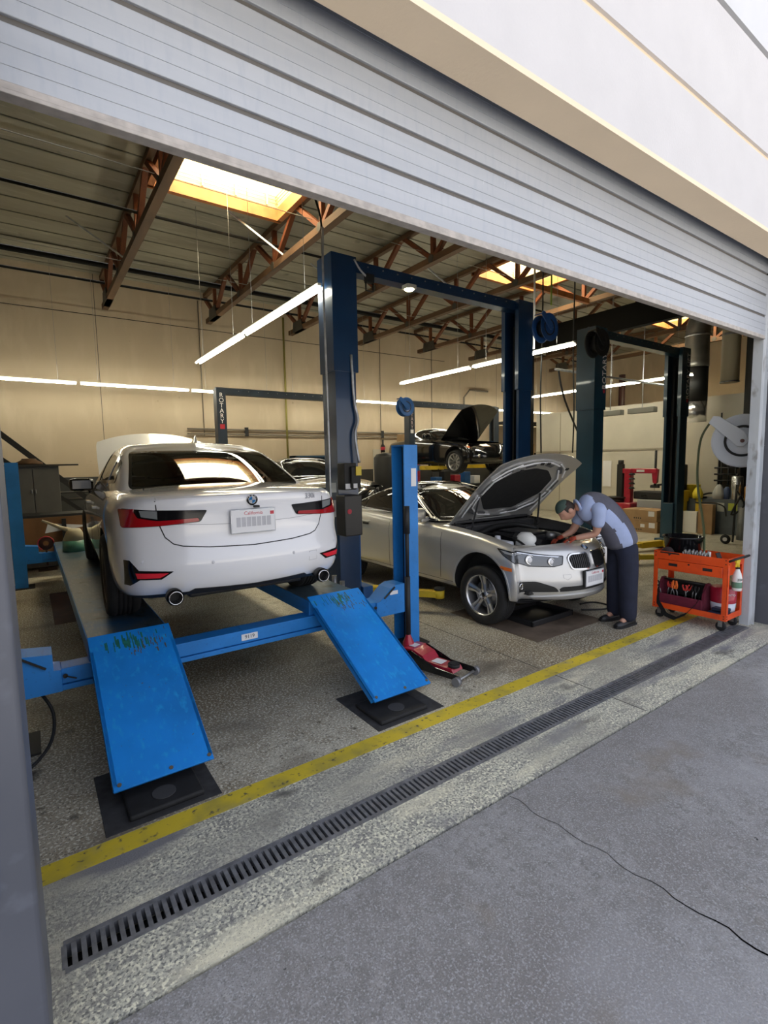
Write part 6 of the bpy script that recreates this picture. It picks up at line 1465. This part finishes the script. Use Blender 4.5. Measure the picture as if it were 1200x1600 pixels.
# ================================================================ BACK WALL ITEMS
t = thing('parts_rack', 'blue wall rack of bottles behind the dark car', 'rack', (7.2, 13.7, 0))
b = NB(); addbox(b, -.66, .75, .55, .58, 1.50, 2.02); addbox(b, -.66, .75, .15, .58, 1.97, 2.02); addbox(b, -.66, .75, .15, .58, 1.48, 1.52); addbox(b, -.66, -.62, .15, .58, 0, 2.02); addbox(b, .71, .75, .15, .58, 0, 2.02); obj('rack_frame', b, mat('rack_blue', (.03, .08, .15), .5), t)
for k in range(11):
    b = NB(); h = .20 + .04 * (k % 3); addlathe(b, [(0, 0), (.045, 0), (.045, h * .7), (.018, h * .85), (.018, h), (0, h)], n=14); o = obj('bottle', b, [label_white, letter_red, matt_black, mat('amber_bottle', (.3, .12, .03), .4)][k % 4]); o.location = (6.62 + k * .115, 14.0, 1.522)
    tag(o, 'small bottle on the blue wall rack, number %s from the left by position' % ['one', 'two', 'three', 'four', 'five', 'six', 'seven', 'eight', 'nine', 'ten', 'eleven'][k], 'bottle', 'bottles on the blue wall rack')
    o['label'] = ['white bottle at the left end of the blue wall rack', 'red bottle second on the blue wall rack', 'black bottle third on the blue wall rack', 'amber bottle fourth on the blue wall rack', 'white bottle fifth along the blue wall rack', 'red bottle at the middle of the blue wall rack', 'black bottle just right of the rack middle', 'amber bottle fourth from the right on the rack', 'white bottle third from the right on the rack', 'red bottle second from the right on the rack', 'black bottle at the right end of the rack'][k]
t = thing('wall_poster', 'pale poster with blue and red marks on the back wall right of the navy column', 'poster', (10.0, 14.38, 1.72))
b = NB(); addbox(b, -.32, .22, -.01, 0, -.62, .50); obj('poster_sheet', b, mat('poster_paper', (.48, .45, .37), .8), t)
for (x, z, m_) in ((-.12, -.12, mat('rack_blue', (.03, .08, .15), .5)), (.05, -.12, letter_red), (.05, .08, letter_red)):
    b = NB(); addcyl(b, (x, -.01, z), (x, -.013, z), .09, n=20); obj('poster_mark', b, m_, t)
t = thing('red_tool_chest', 'red tool chest at the back behind the slim blue post', 'tool chest', (10.75, 13.7, 0))
b = NB(); addbox(b, -.35, .45, 0, .6, 0, 1.95, bev=.01); obj('chest_body', b, red_paint, t)
for k in range(5): 
    b = NB(); addbox(b, -.32, .42, -.015, 0, .3 + k * .3, .56 + k * .3, bev=.004); obj('drawer', b, red_paint, t)
b = NB(); addbox(b, 0, .6, 0, .4, 0, .75, bev=.01); o = obj('brown_carton', b, cardboard); o.location = (10.5, 13.7, 1.955); tag(o, 'brown carton standing on the red tool chest at the back', 'carton')
t = thing('workbench', 'dark cluttered workbench under the raised black car', 'workbench', (10.6, 13.3, 0))
b = NB(); addbox(b, .9, 3.6, 0, .7, .85, .92, bev=.005); 
for x in (.95, 3.5): addbox(b, x, x + .06, .05, .11, 0, .85); addbox(b, x, x + .06, .6, .66, 0, .85)
addbox(b, .9, 3.6, .66, .7, .3, .85); obj('bench_frame', b, matt_black, t)
for k, (x, h, m_) in enumerate(((1.1, .3, mid_blue), (1.5, .5, matt_black), (2.0, .35, red_paint), (2.5, .45, mid_blue), (3.0, .3, label_white))):
    b = NB(); addbox(b, 0, .3, 0, .3, 0, h, bev=.02); o = obj('parts_bin', b, m_); o.location = (10.6 + x, 13.45, .922); tag(o, ['low blue bin at the left of the dark workbench', 'tall black bin on the dark workbench', 'red bin at the middle of the dark workbench', 'blue bin right of the red bin on the workbench', 'white bin at the right of the dark workbench'][k], 'bin', 'bins on the dark workbench')
# pale van-like shelf area right of lift column
t = thing('storage_shelf', 'black steel shelf frame at the back between the two big navy lifts', 'shelf', (17.2, 13.2, 0))
b = NB()
for x in (0, 1.6): addbox(b, x, x + .1, 0, .1, 0, 3.3); addbox(b, x, x + .1, .9, 1.0, 0, 3.3)
for z in (1.35, 3.2): addbox(b, -2.0, 1.7, 0, 1.0, z, z + .07)
addbar(b, (1.0, 0, 3.2), (1.6, 0, 2.7), .06, .06); obj('shelf_frame', b, matt_black, t)
for k, (x, w2, h, z, m_, l) in enumerate(((-.9, .75, .5, 1.42, matt_black, 'black crate on the far shelf, leftmost'), (-.1, .7, .62, 1.42, matt_black, 'taller black crate on the far shelf'), (.75, .6, .4, 1.42, matt_black, 'black crate on the far shelf, rightmost'), (-.85, .5, .48, 1.925, cardboard, 'brown carton on the leftmost black crate of the far shelf'))):
    b = NB(); addbox(b, 0, w2, 0, .6, 0, h, bev=.01); o = obj('crate', b, m_); o.location = (17.2 + x, 13.3, z); tag(o, l, 'crate')
t = thing('red_engine_crane', 'dark upright tool with a rusty red head standing at the back', 'crane', (18.4, 12.6, 0))
b = NB(); addbox(b, -.10, .10, -.1, .1, 0, 1.95); addbox(b, -.4, .4, -.3, .3, 0, .08); obj('crane_post', b, matt_black, t)
b = NB(); addtube(b, [(-.1, 0, 1.9), (.0, 0, 2.25), (.22, 0, 2.35)], .11, n=12); obj('crane_head', b, mat('rusty_red', (.14, .02, .015), .6), t)
pipe('standing_pipe', [(19.2, 11.0, 0), (19.2, 11.0, 5.0)], .12, mat('dark_maroon_pipe', (.035, .012, .012), .5), 'dark maroon vertical pipe just left of the lettered lift column')

# ================================================================ RIGHT SIDE: BOOTH, DUCTS, BENCHES
t = thing('spray_booth', 'cream coloured metal booth wall at the right behind the lettered lift', 'booth', (15.8, 8.4, 0))
b = NB(); addbox(b, -1.0, 2.0, -3.4, 3.2, 0, 3.35); obj('booth_wall', b, cream_metal, t)
b = NB(); addbox(b, -1.03, -1.0, -3.4, 3.2, 2.0, 2.05); addbox(b, -1.012, -1.0, -1.0, -.98, 0, 2.0); addbox(b, -1.012, -1.0, .9, .92, 0, 2.0); addbox(b, -1.012, -1.0, 2.2, 2.22, 0, 3.3); obj('booth_seam', b, mat('seam_tan', (.38, .34, .26), .6), t)
b = NB(); addbox(b, -1.02, -1.0, .35, .62, .9, 1.7); obj('booth_window', b, label_white, t)
t = thing('vent_hood', 'cream box hood with a sloping front under the round silver duct', 'hood', (13.9, 5.9, 0))
b = NB(); addprism(b, [(-.35, 2.62), (.4, 2.62), (.62, 1.95), (-.35, 1.95)], 'y', -.55, .55); addbox(b, -.35, .62, -.6, .6, 1.80, 1.95); addbox(b, -.35, .62, -.6, .6, 0, 1.80); obj('hood_box', b, cream_metal, t)
duct_m = mat('duct_steel', (0.30, 0.29, 0.26), .35, metal=.7, n=.3, scale=3); duct_b = mat('bright_duct', (.62, .62, .62), .25, metal=.9)
t = thing('round_duct', 'thick round silver duct rising from the cream hood and bending right', 'duct', (13.9, 6.02, 0))
b = NB(); addcyl(b, (0, 0, 2.62), (0, 0, 3.15), .26, n=32); obj('bright_section', b, duct_b, t)
b = NB(); addcyl(b, (0, 0, 3.15), (0, 0, 4.0), .26, n=32); obj('black_section', b, matt_black, t)
b = NB(); addtube(b, [(0, 0, 4.0), (0, 0, 4.9), (.0, -.12, 5.2), (-.05, -.5, 5.6), (-.15, -1.5, 6.1)], .27, n=28, samples=5); obj('upper_section', b, duct_m, t)
b = NB(); addlathe(b, [(.272, 4.75), (.295, 4.78), (.272, 4.81)], n=32); obj('joint_ring', b, steel, t)
t = thing('vertical_duct', 'plain vertical beige duct beside the black steel column', 'duct', (14.5, 5.5, 0))
b = NB(); addcyl(b, (0, 0, 3.6), (0, 0, 6.4), .20, n=28); obj('duct_tube', b, mat('beige_duct', (.42, .37, .27), .5), t)
b = NB(); addlathe(b, [(.20, 4.75), (.215, 4.78), (.20, 4.81)], n=28); addlathe(b, [(.20, 3.6), (.22, 3.62), (.20, 3.64)], n=28); obj('duct_ring', b, steel, t)
t = thing('steel_column', 'wide black steel column just left of the door rail', 'column', (14.65, 5.10, 0))
b = NB(); addbox(b, 0, .2, -.62, .12, 0, 5.6); obj('column_web', b, matt_black, t)
b = NB(); addbox(b, .2, .5, -.35, -.15, 0, 5.6); obj('column_flange', b, matt_black, t)
t = thing('pipe_rack', 'cluster of small black pipes and valves on the cream hood side', 'pipes', (13.5, 5.25, 0))
b = NB(); addcyl(b, (0, 0, .9), (0, 0, 2.8), .018, n=8); addcyl(b, (0, -.4, 1.5), (0, .1, 1.5), .02, n=8); addcyl(b, (0, -.4, 1.35), (0, .1, 1.35), .02, n=8); addcyl(b, (0, -.3, 1.2), (0, .1, 1.2), .02, n=8)
for y in (-.35, -.2, -.05): addcyl(b, (0, y, 1.1), (0, y, 1.65), .02, n=8)
obj('pipe_run', b, matt_black, t)
# tyre changer
t = thing('tyre_changer', 'red tyre changing machine with horizontal arm and black column', 'tyre changer', (12.8, 7.1, 0))
b = NB(); addbox(b, -.3, .3, -.25, .65, 0, .62, bev=.03); obj('cabinet', b, red_paint, t)
b = NB(); addcyl(b, (0, .25, .62), (0, .25, .72), .22, n=28); addcyl(b, (0, .25, .72), (0, .25, .76), .26, n=28); obj('turntable', b, matt_black, t)
b = NB(); addbox(b, -.08, .08, -.12, .06, .55, 1.50, bev=.02); obj('red_post', b, red_paint, t)
b = NB(); addbox(b, -.06, .06, .12, .28, .6, 1.62, bev=.02); addcyl(b, (0, .2, 1.6), (0, .2, 1.72), .07, n=16); obj('black_post', b, matt_black, t)
b = NB(); addbox(b, -.05, .05, -.75, .22, 1.38, 1.50, bev=.015); addprism(b, [(-.78, 1.48), (-.62, 1.48), (-.66, 1.15), (-.72, 1.12), (-.76, 1.15)], 'x', -.04, .04); obj('swing_arm', b, red_paint, t)
b = NB(); addcyl(b, (0, -.70, 1.05), (0, -.70, 1.95), .028, n=12); addbox(b, -.04, .04, -.80, -.60, 1.02, 1.07); obj('tool_shaft', b, matt_black, t)
b = NB(); addbox(b, -.055, -.05, -.45, -.25, 1.41, 1.47); obj('white_label', b, label_white, t)
b = NB()
for k in range(4): addlathe(b, [(.0, .05), (.06, .04), (.08, 0), (.0, 0)], n=14, mx=Matrix.Translation((-.1, -.16, .98 + k * .12)))
obj('bead_cones', b, matt_black, t)
t = thing('wheel_balancer', 'black and grey wheel balancer to the right of the tyre changer', 'wheel balancer', (13.0, 6.5, 0))
b = NB(); addbox(b, -.3, .3, -.5, .3, 0, .72, bev=.03); obj('white_base', b, mat('balancer_white', (.36, .37, .38), .5), t)
b = NB(); addbox(b, -.25, .25, -.45, .42, .72, .92, bev=.03); addcyl(b, (-.5, .1, .82), (-.2, .1, .82), .02, n=10); addtube(b, [(0, -.3, .9), (0, -.2, 1.1), (0, .1, 1.05)], .03, n=10); obj('machine_top', b, matt_black, t)
t = thing('grease_stand', 'dark equipment tower on a yellow base left of the right lettered column', 'equipment', (12.8, 5.80, 0))
b = NB(); addbox(b, -.2, .2, -.18, .3, .72, .98, bev=.02); addbox(b, -.15, .15, -.15, .2, 0, .72); obj('yellow_base', b, yellow_plastic, t)
b = NB(); addbox(b, -.15, .15, -.1, .2, .98, 1.6, bev=.04); addcyl(b, (0, 0, 1.5), (0, .1, 1.85), .05, n=12); addbox(b, -.1, .1, .15, .28, 1.55, 1.8, bev=.02); obj('tower', b, matt_black, t)
for i, (z, l) in enumerate(((.0, 'brown cardboard box on the floor, lower of the stack by the lift'), (.27, 'brown cardboard box with white stickers, upper of the stack by the lift'))):
    t = thing('cardboard_box', l, 'box', (12.2, 6.28 + .02 * i, z), group='stacked boxes by the lift')
    b = NB(); addbox(b, -.3, .3, -.42, .42, 0, .265, bev=.006); o = obj('box_body', b, cardboard, t)
    b = NB(); addbox(b, -.303, -.3, -.36, -.22, .12, .24); addbox(b, -.303, -.3, -.12, -.02, .12, .20) if i == 0 else None; obj('sticker', b, label_white, t)
    b = NB(); [addbox(b, -.302, -.3, -.05 + k * .05, -.025 + k * .05, .05, .08) for k in range(4)]; obj('printed_marks', b, matt_black, t)
    b = NB(); addbox(b, -.302, .302, -.02, .02, .26, .268); obj('tape', b, mat('tape_tan', (.5, .36, .2), .3), t)
t = thing('grey_bench', 'long blue grey steel bench cabinet on the right, bottles on top', 'bench cabinet', (13.15, 5.1, 0))
b = NB(); addbox(b, -.3, .35, -.62, .65, .0, .80, bev=.01); o = obj('cabinet_body', b, blue_grey_cab, t)
b = NB(); addbox(b, -.305, -.3, .22, .36, .40, .78); addbox(b, -.304, -.3, .23, .35, .5, .6); obj('yellow_sticker', b, yellow_plastic, o)
b = NB(); addbox(b, -.305, -.3, -.24, -.10, .52, .72); obj('grey_sticker', b, mat('faded_label', (0.45, 0.46, 0.42), 0.6), o)
b = NB(); addbox(b, -.305, -.3, -.50, -.32, .55, .72); obj('green_yellow_sticker', b, mat('lime_label', (.45, .50, .06), .6), o)
def put(name, prof, M_, loc, label, cat, n=24, sc=None, cap=None):
    b = NB(); addlathe(b, prof, n=n)
    if sc: bmesh.ops.scale(b, vec=sc, verts=b.verts[:])
    if cap is None: o = obj(name, b, M_); o.location = loc; return tag(o, label, cat)
    t = thing(name, label, cat, loc); obj('container_body', b, M_, t); b = NB(); addlathe(b, cap[0], n=16); obj('cap', b, cap[1], t); return t
bx = 12.95
put('yellow_bucket', [(0, 0), (.13, 0), (.16, .30), (.165, .30), (.16, .31), (0, .30)], yellow_plastic, (bx + .1, 5.62, .802), 'yellow bucket at the left end of the grey bench', 'bucket')
put('yellow_jug', [(0, 0), (.10, 0), (.11, .12), (.07, .22), (.04, .26), (0, .26)], mat('lemon_plastic', (.85, .70, .05), .4), (bx - .15, 5.40, .802), 'lemon yellow jug in front of the yellow bucket', 'jug')
put('grey_bag', [(0, 0), (.12, 0), (.13, .12), (.08, .26), (.03, .33), (0, .33)], mat('grey_white_plastic', (.45, .45, .43), .6), (bx, 5.02, .802), 'grey white plastic bag container on the grey bench', 'bag')
put('blue_bottle', [(0, 0), (.06, 0), (.06, .22), (.03, .28), (0, .28)], mat('slate_blue_plastic', (.07, .10, .2), .5), (bx, 4.86, .802), 'dark blue bottle beside the grey white bag', 'bottle')
put('steel_canister', [(0, 0), (.11, 0), (.115, .01), (.115, .50), (.10, .53), (0, .53)], duct_b, (bx, 4.66, .802), 'tall shiny steel canister on the right part of the grey bench', 'canister', cap=([(0, .58), (.03, .58), (.035, .53), (0, .53)], matt_black))
put('amber_jug', [(0, 0), (.08, 0), (.08, .28), (.03, .36), (0, .36)], mat('amber_plastic', (.35, .17, .02), .4), (bx - .1, 4.40, .80), 'amber oil jug at the right end behind the door rail', 'jug', cap=([(0, .42), (.03, .42), (.035, .36), (0, .36)], white_plastic))
b = NB(); addtube(b, [(0, -.2, .02), (0, -.08, .12), (0, .08, .10), (0, .18, .03), (0, .05, .02)], .022, n=10, samples=5); o = obj('coiled_cable', b, hose_black); o.location = (12.95, 5.22, .802); tag(o, 'black coiled cable on the grey bench between jug and bag', 'cable')
b = NB(); addbox(b, -.05, .05, -.15, .15, 0, .50, bev=.004); o = obj('white_carton', b, white_plastic); o.location = (12.72, 5.50, 0.0); tag(o, 'narrow white carton standing on the floor before the grey bench', 'carton')
b = NB(); addbox(b, -.08, .08, -.15, .15, 0, .68, bev=.004); o = obj('brown_carton', b, cardboard); o.location = (12.70, 5.15, 0.0); tag(o, 'tall brown carton standing on the floor right of the white carton', 'carton')
hang([(12.9, 5.5, .81), (12.78, 5.45, .78), (12.55, 5.3, .72), (12.55, 5.0, .74), (12.55, 4.75, .66), (12.55, 4.7, .45)], .016, 'black cable draped over the front of the grey bench', name='draped_cable', cat='cable')
t = thing('hand_truck', 'black wheeled hand truck with a grey cylinder by the door rail', 'hand truck', (11.6, 4.12, 0))
b = NB(); addcyl(b, (0, -.1, .1), (0, -.1, .75), .12, n=20); obj('grey_cylinder', b, mat('cyl_grey', (.20, .21, .22), .5), t)
b = NB(); addbar(b, (-.1, .05, .05), (-.02, .05, 1.2), .03, .03); addbar(b, (-.1, -.25, .05), (-.02, -.25, 1.2), .03, .03); addtube(b, [(-.05, .05, 1.1), (-.05, -.1, .8), (-.1, .1, .6), (-.08, -.05, 1.0)], .018, n=8, samples=5); obj('truck_frame', b, matt_black, t)
for y in (.18,):
    b = NB(); addlathe(b, [(0, .02), (.05, .02), (.09, .015), (.095, 0), (.09, -.015), (0, -.02)], n=24, mx=Matrix.Translation((-.1, y, .095)) @ Matrix.Rotation(R(90), 4, 'Y')); w_ = obj('truck_wheel', b, rubber, t)
    b = NB(); addcyl(b, (-.13, y, .095), (-.06, y, .095), .04, n=20); obj('wheel_hub', b, label_white, w_)
# hanging heater boxes under the roof on the right
for i, (x, y, l) in enumerate(((13.4, 8.0, 'grey rectangular hanging fixture above the booth, left one'), (13.4, 7.1, 'grey rectangular hanging fixture above the booth, right one'))):
    t = thing('hanging_fixture', l, 'fixture', (x, y, 2.95), group='hanging fixtures above the booth')
    b = NB(); addbox(b, -.1, .1, -.35, .35, 0, .14, bev=.01); obj('fixture_box', b, mat('fixture_grey', (.16, .16, .14), .5), t)
    b = NB(); addcyl(b, (0, 0, .14), (0, 0, 3.5), .012, n=8); obj('hanging_rod', b, galv, t)
pipe('ceiling_drop', [(7.75, 6.15, 5.45), (7.75, 6.15, 3.8)], .018, label_white, 'white drop pole carrying the end of the middle fluorescent row', 'pole')
pipe('air_line', [(9.0, 6.6, 3.62), (13.4, 6.2, 3.5)], .025, galv, 'thin grey pipe crossing in front of the cream booth')
t = thing('grease_bottle', 'small dark bottle with a red label on the dark tank behind the slim blue post', 'bottle', (7.0, 9.3, 2.17))
t.location = (6.52, 9.28, 2.0)
b = NB(); addlathe(b, [(0, 0), (.05, 0), (.05, .14), (.02, .18), (.02, .28), (0, .28)], n=16); obj('bottle_body', b, matt_black, t)
b = NB(); addlathe(b, [(.051, .05), (.052, .06), (.052, .11), (.051, .12)], n=16); obj('red_label', b, letter_red, t)
t = thing('oil_tank', 'black round topped oil tank between the navy column and the slim blue post', 'tank', (6.72, 9.45, 0))
b = NB(); addlathe(b, [(0, 0), (.28, 0), (.28, 1.88), (.22, 1.96), (0, 2.0)], n=28); obj('tank_body', b, matt_black, t)
